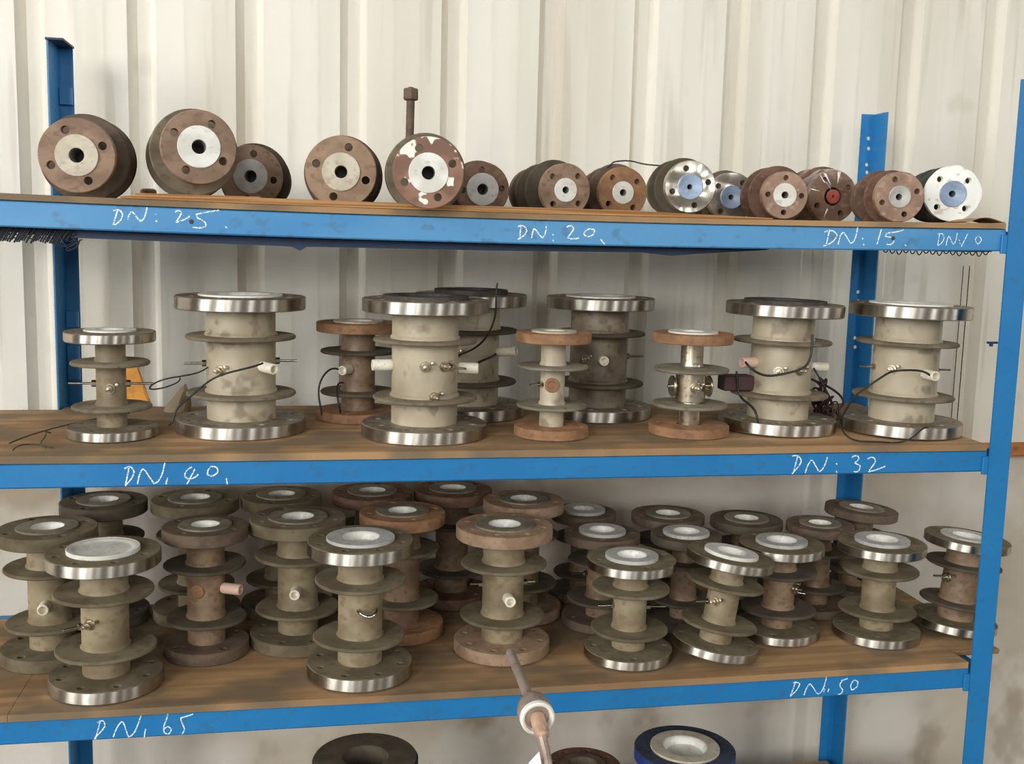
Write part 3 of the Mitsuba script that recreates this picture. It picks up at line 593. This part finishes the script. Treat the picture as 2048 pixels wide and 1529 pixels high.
m10 = flow_tube('large flanged tube with shiny rims, rightmost on the middle shelf, above DN: 32', G2, upright(-0.0882, 0.1291, z + 0.0016, 0.8), 0.1060, 0.2304, 0.0575, (STE, CRE, 'm_dust', 'm_liner'), pr=0.84, lin=0.68, bore=0.45,
                items=[('pin', 176, 0.5, 0.028), ('pin', -4, 0.49, 0.03), ('stud', -143, 0.5), ('conn', -86, 0.48, 0.034, 0.0088)])
wire(m10, [(-0.088, 0.045, 1.128), (-0.11, 0.042, 1.1365), (-0.134, 0.047, 1.137), (-0.153, 0.055, 1.134), (-0.178, 0.05, 1.124), (-0.197, 0.056, 1.109), (-0.211, 0.068, 1.092), (-0.219, 0.085, 1.066), (-0.222, 0.1, 1.043)], 0.0018)

# --- third shelf: the crowd of dusty tubes --------------------------------------------------------------------------------------
z = ZB + 0.0125
OL, DD = 'm_dust_olive', 'm_dust_dark'
BOT = [  # label, X, Y, R, H, pipe/R, mats, rim, items, extra
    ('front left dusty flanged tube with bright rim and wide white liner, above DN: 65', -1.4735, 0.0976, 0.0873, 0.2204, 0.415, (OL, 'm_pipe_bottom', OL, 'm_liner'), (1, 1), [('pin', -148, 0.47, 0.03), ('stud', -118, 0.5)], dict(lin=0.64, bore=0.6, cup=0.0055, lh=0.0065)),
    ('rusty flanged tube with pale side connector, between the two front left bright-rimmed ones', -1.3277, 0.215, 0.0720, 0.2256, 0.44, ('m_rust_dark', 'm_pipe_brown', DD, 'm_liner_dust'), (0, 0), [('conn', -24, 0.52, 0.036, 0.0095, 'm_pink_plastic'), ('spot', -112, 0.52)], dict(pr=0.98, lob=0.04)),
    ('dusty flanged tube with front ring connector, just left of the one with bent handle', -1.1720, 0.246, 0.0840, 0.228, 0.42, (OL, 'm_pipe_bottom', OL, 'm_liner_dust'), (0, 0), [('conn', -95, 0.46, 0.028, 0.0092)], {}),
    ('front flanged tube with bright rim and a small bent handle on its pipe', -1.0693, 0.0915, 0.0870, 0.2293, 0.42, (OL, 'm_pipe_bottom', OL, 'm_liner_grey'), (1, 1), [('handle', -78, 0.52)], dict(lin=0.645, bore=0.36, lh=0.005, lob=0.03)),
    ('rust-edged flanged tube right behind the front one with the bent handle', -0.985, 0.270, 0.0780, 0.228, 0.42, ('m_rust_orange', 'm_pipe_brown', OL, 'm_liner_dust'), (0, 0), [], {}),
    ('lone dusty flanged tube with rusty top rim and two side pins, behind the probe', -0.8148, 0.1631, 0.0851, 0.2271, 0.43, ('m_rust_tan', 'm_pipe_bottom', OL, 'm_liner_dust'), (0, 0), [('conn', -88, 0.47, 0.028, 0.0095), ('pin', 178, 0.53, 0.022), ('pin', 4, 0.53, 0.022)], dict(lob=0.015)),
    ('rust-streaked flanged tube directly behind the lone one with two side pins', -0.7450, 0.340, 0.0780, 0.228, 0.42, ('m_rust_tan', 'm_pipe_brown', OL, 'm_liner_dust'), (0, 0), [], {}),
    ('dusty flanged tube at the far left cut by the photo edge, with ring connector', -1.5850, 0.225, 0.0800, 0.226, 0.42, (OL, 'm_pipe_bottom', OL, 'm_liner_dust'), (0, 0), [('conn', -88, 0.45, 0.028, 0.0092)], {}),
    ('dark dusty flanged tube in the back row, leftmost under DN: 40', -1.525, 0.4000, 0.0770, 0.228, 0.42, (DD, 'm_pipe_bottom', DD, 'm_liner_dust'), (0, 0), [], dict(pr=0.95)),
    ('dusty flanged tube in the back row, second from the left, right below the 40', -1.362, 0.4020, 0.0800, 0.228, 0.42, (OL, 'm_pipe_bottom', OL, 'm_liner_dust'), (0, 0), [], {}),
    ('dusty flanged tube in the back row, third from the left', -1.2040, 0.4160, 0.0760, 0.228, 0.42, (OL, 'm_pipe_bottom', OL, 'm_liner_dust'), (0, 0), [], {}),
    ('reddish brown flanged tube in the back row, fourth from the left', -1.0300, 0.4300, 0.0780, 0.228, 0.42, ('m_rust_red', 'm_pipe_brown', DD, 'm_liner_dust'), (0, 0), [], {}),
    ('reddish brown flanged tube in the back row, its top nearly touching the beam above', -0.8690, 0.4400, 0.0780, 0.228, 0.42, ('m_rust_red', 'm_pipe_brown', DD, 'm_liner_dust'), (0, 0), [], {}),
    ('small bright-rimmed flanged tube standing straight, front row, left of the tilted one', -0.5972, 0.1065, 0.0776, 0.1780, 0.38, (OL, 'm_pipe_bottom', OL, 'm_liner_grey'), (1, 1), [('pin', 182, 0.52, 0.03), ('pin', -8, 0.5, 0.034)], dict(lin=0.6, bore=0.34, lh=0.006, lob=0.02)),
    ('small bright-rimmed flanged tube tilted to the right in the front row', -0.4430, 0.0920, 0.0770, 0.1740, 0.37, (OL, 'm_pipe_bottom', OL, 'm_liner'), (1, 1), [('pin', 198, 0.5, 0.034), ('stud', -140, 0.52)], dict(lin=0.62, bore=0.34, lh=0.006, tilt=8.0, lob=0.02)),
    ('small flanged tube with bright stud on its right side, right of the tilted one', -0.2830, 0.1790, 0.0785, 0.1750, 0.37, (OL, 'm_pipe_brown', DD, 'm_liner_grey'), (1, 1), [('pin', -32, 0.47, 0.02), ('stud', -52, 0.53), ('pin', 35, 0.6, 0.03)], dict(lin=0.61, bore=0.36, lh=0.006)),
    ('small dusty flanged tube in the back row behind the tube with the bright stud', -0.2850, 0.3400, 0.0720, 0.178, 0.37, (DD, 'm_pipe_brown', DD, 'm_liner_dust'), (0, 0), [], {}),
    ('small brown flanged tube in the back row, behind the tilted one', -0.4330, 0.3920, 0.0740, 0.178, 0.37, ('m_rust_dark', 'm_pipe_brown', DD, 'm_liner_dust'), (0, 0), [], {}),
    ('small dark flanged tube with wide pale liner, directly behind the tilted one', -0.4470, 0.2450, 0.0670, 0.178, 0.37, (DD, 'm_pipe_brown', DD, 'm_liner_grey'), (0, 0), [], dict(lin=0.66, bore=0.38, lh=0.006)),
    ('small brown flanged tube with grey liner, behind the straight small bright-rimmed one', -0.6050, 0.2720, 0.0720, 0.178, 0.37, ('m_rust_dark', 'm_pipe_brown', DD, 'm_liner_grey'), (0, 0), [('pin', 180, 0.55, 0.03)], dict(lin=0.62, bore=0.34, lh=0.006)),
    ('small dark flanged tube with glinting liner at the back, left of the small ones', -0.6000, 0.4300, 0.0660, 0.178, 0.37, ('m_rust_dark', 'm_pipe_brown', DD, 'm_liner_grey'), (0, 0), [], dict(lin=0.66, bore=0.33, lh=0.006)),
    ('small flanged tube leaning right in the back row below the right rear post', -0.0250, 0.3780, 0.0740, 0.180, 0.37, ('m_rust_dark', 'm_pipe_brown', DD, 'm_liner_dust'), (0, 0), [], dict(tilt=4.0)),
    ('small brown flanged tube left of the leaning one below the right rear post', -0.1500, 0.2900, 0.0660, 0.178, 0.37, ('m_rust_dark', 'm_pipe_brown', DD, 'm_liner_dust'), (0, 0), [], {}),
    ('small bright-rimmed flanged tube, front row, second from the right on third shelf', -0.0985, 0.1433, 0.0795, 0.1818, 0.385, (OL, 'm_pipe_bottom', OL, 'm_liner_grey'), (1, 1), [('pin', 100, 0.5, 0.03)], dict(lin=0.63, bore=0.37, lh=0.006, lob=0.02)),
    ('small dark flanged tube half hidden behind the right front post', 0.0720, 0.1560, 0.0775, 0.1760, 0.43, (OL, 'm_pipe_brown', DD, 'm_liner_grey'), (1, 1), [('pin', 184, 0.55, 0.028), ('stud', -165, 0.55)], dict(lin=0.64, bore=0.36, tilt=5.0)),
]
for i, (lab, x, y, R, Hh, pr_, mats, rim, items, ex) in enumerate(BOT):
    ex = dict(ex); tilt = ex.pop('tilt', 0.0)
    zz = z + (R * math.sin(math.radians(tilt)) if tilt else 0.0)
    ex.setdefault('lob', 0.02)
    flow_tube(lab, None, upright(x, y, zz, tilt, rot=(i * 37) % 45 if not items else 0), R, Hh, pr_ * R, mats, rim=rim, items=items, seed=i, nh=8 if R > 0.08 else 4, rc=0.81, rh=0.07 if R > 0.08 else 0.085, a0=22.5 if R > 0.08 else 45 + i * 11, **ex)

# --- top shelf: tubes lying on their side, bores to the front ---------------------------------------------------------------------
TOP = [  # label, centre of the front face, R, length, yaw, pitch, hole angle, mats, liner, bore, extra
    ('brown rusty flanged tube lying at the left end of the top shelf', (-1.4894, 0.0596, 1.4525), 0.0545, 0.19, 0, 0, 22.6, ('m_rust_pink', 'm_rust_dark', 'm_rust_dark', 'm_liner_dirty'), 0.56, 0.195, {}),
    ('large rusty flanged tube lying raised above the DN: 25 mark, stained white liner', (-1.3125, 0.0277, 1.4694), 0.0545, 0.19, -12, -4, 61.7, ('m_rust_pink', 'm_rust_dark', 'm_dust', 'm_liner'), 0.57, 0.19, dict(disc=0.0655)),
    ('rusty flanged tube lying lower behind the raised one over DN: 25', (-1.2491, 0.2407, 1.4393), 0.0525, 0.19, 4, 0, -8, ('m_rust_pink', 'm_rust_dark', 'm_dust_dark', 'm_liner_grey'), 0.545, 0.19, {}),
    ('tan rusty flanged tube lying alone on the top shelf left of the upright stud', (-1.1049, 0.0527, 1.4419), 0.0545, 0.19, 4, 0, -17, ('m_rust_tan', 'm_rust_dark', 'm_rust_dark', 'm_liner_dirty'), 0.535, 0.175, {}),
    ('red-brown flanged tube splashed with white paint, lying in front of the upright stud', (-0.9811, -0.0455, 1.4397), 0.0525, 0.19, 3, 2.0, 22.5, ('m_paint_rust', 'm_rust_dark', 'm_dust', 'm_liner'), 0.56, 0.185, dict(disc=0.0615, plates=(0.30, 0.60))),
    ('dark red rusty flanged tube with pale grey liner, right of the paint-splashed one', (-0.8525, 0.2495, 1.4310), 0.0475, 0.17, 0, 0, 4, ('m_rust_red', 'm_rust_dark', 'm_rust_dark', 'm_liner_grey'), 0.60, 0.2, {}),
    ('grey-brown flanged tube lying above the DN: 20 mark, its plates showing on the left', (-0.7006, 0.2585, 1.4351), 0.0475, 0.19, -7, 0, 48, ('m_rust_pink', 'm_rust_dark', 'm_dust_dark', 'm_liner'), 0.45, 0.13, {}),
    ('orange-brown flanged tube lying just right of the DN: 20 mark', (-0.5770, 0.3150, 1.4365), 0.0475, 0.14, -2, 0, 38, ('m_rust_orange', 'm_rust_dark', 'm_rust_dark', 'm_liner'), 0.44, 0.13, {}),
    ('bright machined flanged tube with pale blue liner, the higher of the two shiny ones', (-0.5480, 0.0330, 1.4370), 0.0420, 0.15, 6, 0, 15.6, ('m_film_steel', 'm_dust', 'm_dust_dark', 'm_liner_blue'), 0.49, 0.105, dict(cone=1, disc=0.049)),
    ('bright machined flanged tube with pale blue liner, the lower of the two shiny ones', (-0.3610, 0.3180, 1.4350), 0.0470, 0.13, 3, 0, 53.5, ('m_film_steel', 'm_rust_dark', 'm_rust_dark', 'm_liner_blue'), 0.47, 0.11, dict(cone=1)),
    ('brown glossy flanged tube with clean white liner, left of the film wrapped one', (-0.3260, 0.1593, 1.4349), 0.0420, 0.14, 7, 0, -1, ('m_rust_gloss', 'm_rust_dark', 'm_rust_red', 'm_liner'), 0.5, 0.145, {}),
    ('brown flanged tube wrapped in clear plastic film with a red plug, above DN: 15', (-0.1830, 0.2600, 1.4400), 0.0490, 0.14, 0, 0, 30, ('m_rust_gloss', 'm_rust_dark', 'm_rust_red', 'm_red_cap'), 0.27, 0.05, dict(film=1)),
    ('copper-brown glossy flanged tube with grey liner, below the right rear post', (-0.1665, 0.0525, 1.4335), 0.0425, 0.14, 11, 0, 19, ('m_rust_gloss', 'm_rust_dark', 'm_rust_red', 'm_liner_grey'), 0.44, 0.13, dict(cone=1)),
    ('white painted flanged tube with a blue-grey liner, rightmost on the top shelf', (-0.0401, 0.0951, 1.4441), 0.0475, 0.14, 16, 0, 43, ('m_white_paint', 'm_gasket', 'm_gasket', 'm_liner_blue'), 0.48, 0.12, dict(cone=1, flaky=1, disc=0.0495)),
]
def cone_liner(rl, rb, h):
    "dished liner: a shallow funnel toward the bore"
    return lathe([(rl, -0.001), (rl, h), (rl - 0.001, h + 0.0008), (rl * 0.9, h), (rb * 1.35, h - 0.0045), (rb, h - 0.005), (rb, h - 0.06), (0, h - 0.0602)], 64)
for i, (lab, c, R, L, yaw, pitch, a0, mats, lin, bore, ex) in enumerate(TOP):
    ya, pi_ = math.radians(yaw), math.radians(pitch)
    ax = np.array([math.sin(ya) * math.cos(pi_), math.cos(ya) * math.cos(pi_), math.sin(pi_)])
    M = mat4(frame(-ax, [1, 0, 0]), np.array(c) + ax * L)
    t = 0.015 if R > 0.05 else 0.0135
    plates = ex.get('plates', (0.32, 0.68))
    key = thing('flanged_tube', lab, 'pipe fitting')
    rp = R * 0.44
    fm = flange_mesh(R, rp * 0.8, t, 4, 0.72 * R, 0.115 * R, a0)
    add('pipe', pipe_mesh(rp, L, (plates[0] * L, plates[1] * L), 0, 0, 0), mats[1], key, M)
    fk = add('flange', fm, mats[0], key, M @ mat4(np.eye(3), (0, 0, L - t)), smooth=30)
    add('flange', fm, mats[1], key, M, smooth=30)
    Ml = M @ mat4(np.eye(3), (0, 0, L))
    lm = cone_liner(lin * R, bore * R, 0.0025) if ex.get('cone') else liner_mesh(lin * R, bore * R, 0.0022, False)
    add('liner', lm, mats[3], key, Ml, smooth=30, label='red plug in the bore' if ex.get('film') else 'liner face with bore')
    if not ex.get('film'):
        add('bore_tube', lathe([(bore * R - 0.0002, -0.0045 if ex.get('cone') else 0.0008), (bore * R - 0.0002, -0.055), (0, -0.0552)], 32), 'm_bore', key, Ml, label='dark bore')
    for q in plates:
        p = np.array(c) + ax * L * (1 - q)
        rd = ex.get('disc') or min(max(p[2] - top_of(p[0], p[1]) - 0.0004, R + 0.0008), R + 0.0115)
        add('coil_plate', plate_mesh(rp * 0.97, rd, 0.006, 0.0, i), mats[2], key, M @ mat4(np.eye(3), (0, 0, q * L - 0.003)), smooth=30)
    if ex.get('flaky'):
        r2 = np.random.default_rng(5)
        v = []
        for a in np.linspace(0, 2 * PI, 41)[:-1]:
            v.append(R * (1.005 + 0.05 * r2.random() * (math.sin(a) > -0.5)))
        th = np.linspace(0, 2 * PI, 41)[:-1]
        po = Polygon([(rr * math.cos(a), rr * math.sin(a)) for rr, a in zip(v, th)], [[(0.93 * R * math.cos(a), 0.93 * R * math.sin(a)) for a in th]])
        add('flaking_paint', trimesh.creation.extrude_polygon(po, 0.0012), 'm_white_paint', key, M @ mat4(np.eye(3), (0, 0, L - 0.0006)), smooth=False, label='ragged flaking white paint around the face')
    if ex.get('film'):
        r2 = np.random.default_rng(9)
        f = lathe([(0.002, L + 0.005), (R * 0.5, L + 0.0045), (R * 0.98, L + 0.002), (R * 1.06, L - 0.01), (R * 1.10, L * 0.7), (R * 1.05, L * 0.5), (R * 1.12, L * 0.45)], 48)
        v = np.array(f.vertices)
        nn = meshkit.fbm(v * 45) if hasattr(meshkit, 'fbm') else r2.random(len(v))
        nn = np.asarray(nn); nn = (nn - nn.mean()) / (nn.std() + 1e-9)
        rr = np.hypot(v[:, 0], v[:, 1])[:, None]
        v[:, :2] *= 1 + np.clip(0.022 * nn, -0.02, 0.08)[:, None]
        v[:, 2] += np.clip(0.0012 * nn, -0.0015, 0.003)
        add('plastic_film', trimesh.Trimesh(v, f.faces, process=False), 'm_clearfilm', key, M, smooth=20, label='crumpled clear plastic film')

# cable over the top tubes
tw = thing('loose_cable', 'thin black cable arching between the orange-brown tube and the shiny ones', 'cable')
add('cable', tube([(-0.60, 0.345, 1.483), (-0.588, 0.36, 1.492), (-0.572, 0.38, 1.498), (-0.554, 0.38, 1.5), (-0.537, 0.35, 1.4945), (-0.52, 0.29, 1.487), (-0.51, 0.2, 1.474), (-0.515, 0.165, 1.462), (-0.52, 0.15, 1.45)], 0.0013, 7, 50), 'm_cable', tw, smooth=60)
# upright stud
sk = thing('threaded_stud', 'rusty bolt rod with end nut standing up behind the paint splashed tube', 'bolt')
zb0 = top_of(-0.976, 0.3)
add('rod', rod((-0.979, 0.3, zb0), (-0.976, 0.3, 1.60), 0.0072), 'm_rust_dark', sk)
add('nut', moved(lathe([(0.006, -0.010), (0.0115, -0.010), (0.0128, -0.0085), (0.0128, 0.0085), (0.0115, 0.010), (0.006, 0.0102), (0.004, 0.0125), (0, 0.013)], 8), np.eye(3), (-0.976, 0.3, 1.594)), 'm_rust_dark', sk, smooth=20)
add('nut', moved(lathe([(0.006, -0.006), (0.0125, -0.006), (0.0135, -0.005), (0.0135, 0.005), (0.0125, 0.006), (0.006, 0.006)], 6), np.eye(3), (-0.979, 0.3, zb0 + 0.0062)), 'm_rust_dark', sk, smooth=20)
# small rusty cap left of the raised tube
add('rusty_cap', moved(lathe([(0, 0.034), (0.010, 0.0335), (0.013, 0.031), (0.0145, 0.02), (0.014, 0.004), (0.016, 0.003), (0.016, 0), (0, 0)], 24), np.eye(3), (-1.423, 0.31, top_of(-1.423, 0.31) + 0.0002)), 'm_rust_tan', label='small rusty brown pipe cap beside the raised tube on the top shelf', cat='pipe cap')

# netting hanging under the top beam
def netting(x0, x1, z0, z1, y, step, lean, seed):
    r = random.Random(seed)
    ms = []
    x = x0
    while x < x1:
        dz = (z1 - z0) * (0.8 + 0.3 * r.random())
        ms.append(tube([(x, y, z1), (x + lean * 0.5, y - 0.002 * r.random(), z1 - dz * 0.5), (x + lean, y, z1 - dz)], 0.0014, 5))
        x += step
    for k in range(4):
        zz = z1 - (z1 - z0) * (0.15 + 0.22 * k)
        ms.append(tube([(x0 + (x1 - x0) * q, y + 0.001 * r.random(), zz + 0.0015 * r.gauss(0, 1)) for q in np.linspace(0, 1, 14)], 0.0009, 5))
    return join(*ms)
nk = add('hanging_net', join(netting(-1.60, -1.487, 1.325, 1.349, 0.0285, 0.0032, -0.014, 3),
    *[tube([(-1.53 + 0.01 * k, 0.0295, 1.336), (-1.515 + 0.008 * k, 0.026, 1.322 - 0.002 * k), (-1.497, 0.027, 1.322 - 0.0028 * k), (-1.488 + 0.003 * k, 0.028, 1.33)], 0.0008, 5, 16) for k in range(4)]),
    'm_net', label='dark wire netting with loose ends hanging under the left of the top beam', cat='wire netting')
add('hanging_net', join(*[tube([(x, 0.0295, 1.3478), (x + 0.006, 0.029, 1.3395 - 0.0015 * (k % 3)), (x + 0.013, 0.0295, 1.3478)], 0.0009, 5, 9) for k, x in enumerate(np.arange(-0.205, -0.012, 0.0125))],
    tube([(-0.21, 0.0295, 1.3455), (-0.1, 0.0295, 1.3445), (0.0, 0.0295, 1.3455)], 0.0012, 5, 12)), 'm_net', label='ragged dark netting edge under the right end of the top beam', cat='wire netting')

# odds and ends of the middle shelf
zt_ = ZM + 0.0122
ok = trimesh.convex.convex_hull(np.array([(-1.489, 0.435, zt_), (-1.447, 0.435, zt_), (-1.447, 0.472, zt_), (-1.489, 0.472, zt_), (-1.487, 0.446, 1.087), (-1.468, 0.446, 1.089), (-1.468, 0.462, 1.089), (-1.487, 0.462, 1.087), (-1.4475, 0.44, 1.035)]))
add('orange_wedge', ok, 'm_orange', smooth=20, label='orange-yellow plastic wedge behind the leftmost tube on the middle shelf', cat='wedge')
r2 = np.random.default_rng(4)
fv = lathe([(0.030, 0), (0.027, 0.012), (0.018, 0.03), (0.009, 0.05), (0.001, 0.060)], 20)
v = np.array(fv.vertices); v += r2.normal(0, 0.0016, v.shape) * (v[:, 2:3] > 0.001); v *= 0.8; v[:, 0] += 0.3 * v[:, 2]
add('plastic_scrap', moved(trimesh.Trimesh(v, fv.faces, process=False), np.eye(3), (-1.392, 0.40, zt_)), 'm_softfilm', smooth=False, label='crumpled brownish plastic scrap left of the large cream tube on the middle shelf', cat='plastic scrap')
def scribble(c, r, n, seed, lim):
    g = np.random.default_rng(seed)
    p = np.array(c) + np.cumsum(g.normal(0, 1, (n, 3)), 0) * 0 + g.normal(0, 1, (n, 3)) * r
    p[:, 2] = np.maximum(p[:, 2], lim)
    return p
wk = thing('wire_tangle', 'tangle of dark red-brown wire between the two rightmost tubes on the middle shelf', 'wire')
add('wire', tube(scribble((-0.197, 0.235, 1.06), (0.018, 0.02, 0.020), 26, 3, zt_ + 0.003), 0.0021, 6, 260), 'm_wire_purple', wk, smooth=60)
add('wire', tube(scribble((-0.192, 0.225, 1.035), (0.017, 0.022, 0.013), 22, 8, zt_ + 0.003), 0.0018, 6, 220), 'm_wire_purple', wk, smooth=60)
add('wire', tube([(-0.205, 0.20, 1.04), (-0.236, 0.06, 1.026), (-0.229, 0.030, 1.0175), (-0.216, 0.019, 1.0175), (-0.188, 0.014, 1.017), (-0.155, 0.012, 1.017), (-0.136, 0.006, 1.027), (-0.112, 0.015, 1.040), (-0.10, 0.02, 1.0405)], 0.0013, 6, 60), 'm_cable', wk, smooth=60)
for i, (lab, pts) in enumerate((('thin twig-like wire crossing the dusty board at the left end of the middle shelf', [(-1.60, 0.07, 0.005), (-1.57, 0.13, 0.010), (-1.54, 0.20, 0.012), (-1.50, 0.30, 0.006), (-1.47, 0.36, 0.003)]),
                                ('short dark wire scrap at the board edge, left end of the middle shelf', [(-1.585, 0.03, 0.002), (-1.57, 0.05, 0.006), (-1.55, 0.055, 0.004), (-1.535, 0.05, 0.002)]),
                                ('mossy brown string beside the leftmost tube on the middle shelf', [(-1.56, 0.16, 0.004), (-1.55, 0.11, 0.014), (-1.545, 0.07, 0.012), (-1.555, 0.05, 0.008), (-1.54, 0.035, 0.004)]))):
    g = np.random.default_rng(20 + i)
    p = np.array(pts); p[:, 2] += zt_; p[1:-1, :2] += g.normal(0, 0.004, (len(p) - 2, 2))
    add('wire_scrap', tube(p, 0.0011, 6, 30), 'm_twig', smooth=60, label=lab, cat='wire')

# --- lowest shelf -------------------------------------------------------------------------------------------------------------------
z = Z4 + 0.0125
flow_tube('black rubbery flanged tube on the lowest shelf, its open ring facing up', None, upright(-1.0565, 0.13, z), 0.0912, 0.253, 0.045, ('m_black_rubber', 'm_pipe_brown', 'm_dust_dark', 'm_dust_dark'), rim=(0, 0), lin=0.97, bore=0.44, lh=0.004, cup=0.09, nh=4, rc=0.8, rh=0.02, flare=True)
flow_tube('dark blue painted flanged tube with pale liner on the lowest shelf', None, upright(-0.4767, 0.12, z), 0.0915, 0.238, 0.045, ('m_blue_dusty', 'm_blue_flange', 'm_blue_flange', 'm_liner_dirty'), rim=('m_blue_flange', 'm_blue_flange'), lin=0.69, bore=0.45, lh=0.004, nh=4, rc=0.84, rh=0.04)
flow_tube('rusty flanged tube low on the lowest shelf, left of the blue one', None, upright(-0.632, 0.25, z), 0.0740, 0.149, 0.03, ('m_rust_red', 'm_pipe_brown', 'm_dust_dark', 'm_rust_dark'), rim=(0, 0), lin=0.6, bore=0.38, cup=0.06)

# --- steel probe on a thin stand, in front of the rack -------------------------------------------------------------------------------
pk = thing('steel_probe', 'steel probe with white ceramic ring and copper stub, in front of the third beam', 'probe')
tip, col, end = np.array([-0.8571, -0.1292, 0.7311]), np.array([-0.8571, -0.3054, 0.7202]), np.array([-0.8586, -0.3579, 0.710])
d = (col - tip) / np.linalg.norm(col - tip)
add('probe_rod', moved(lathe([(0, 0), (0.0058, 0.0004), (0.0066, 0.003), (0.0072, 0.1), (0.0078, np.linalg.norm(col - tip))], 28), frame(d), tip), 'm_probe', pk)
Lc = 0.026
add('probe_collar', moved(lathe([(0.0078, -0.034), (0.012, -0.026), (0.0205, -0.012), (0.0238, 0), (0.0238, Lc - 0.008), (0.0226, Lc - 0.004), (0.0226, Lc - 0.006), (0, Lc - 0.0062)], 48), frame(d), col), 'm_probe', pk)
add('ceramic_ring', moved(lathe([(0.0235, Lc - 0.007), (0.0232, Lc - 0.001), (0.021, Lc + 0.001), (0.0185, Lc), (0.0172, Lc - 0.004), (0.0165, Lc - 0.008)], 48), frame(d), col), 'm_porcelain', pk, label='white ceramic ring')
e0 = col + d * (Lc - 0.007)
dn = end - col + np.array([0.004, 0, -0.012]); dn /= np.linalg.norm(dn)
add('copper_stub', moved(lathe([(0.0098, 0), (0.0100, 0.026), (0.0090, 0.033), (0.004, 0.037), (0, 0.0372)], 28), frame(dn), e0), 'm_copper', pk, label='copper coloured stub')
g0 = e0 + dn * 0.032
add('stand_bar', tube([g0 + [-0.002, -0.004, 0.0], g0 + [0.001, -0.016, -0.016], (-0.8535, -0.395, 0.655), (-0.845, -0.42, 0.55), (-0.84, -0.43, 0.012)], 0.0068, 10, 40), 'm_probe', pk)
add('stand_base', moved(lathe([(0, 0.014), (0.03, 0.012), (0.1, 0.006), (0.104, 0.003), (0.104, 0)], 40), np.eye(3), (-0.84, -0.43, 0.0)), 'm_dull', pk)
tg = trimesh.convex.convex_hull(np.array([(x, y + e, zz) for x, y, zz in ((-0.8665, -0.385, 0.7005), (-0.892, -0.379, 0.655), (-0.8600, -0.400, 0.655), (-0.878, -0.381, 0.685)) for e in (0, 0.0008)]))
add('paper_tag', tg, 'm_paper', pk, smooth=False, label='white paper tag')
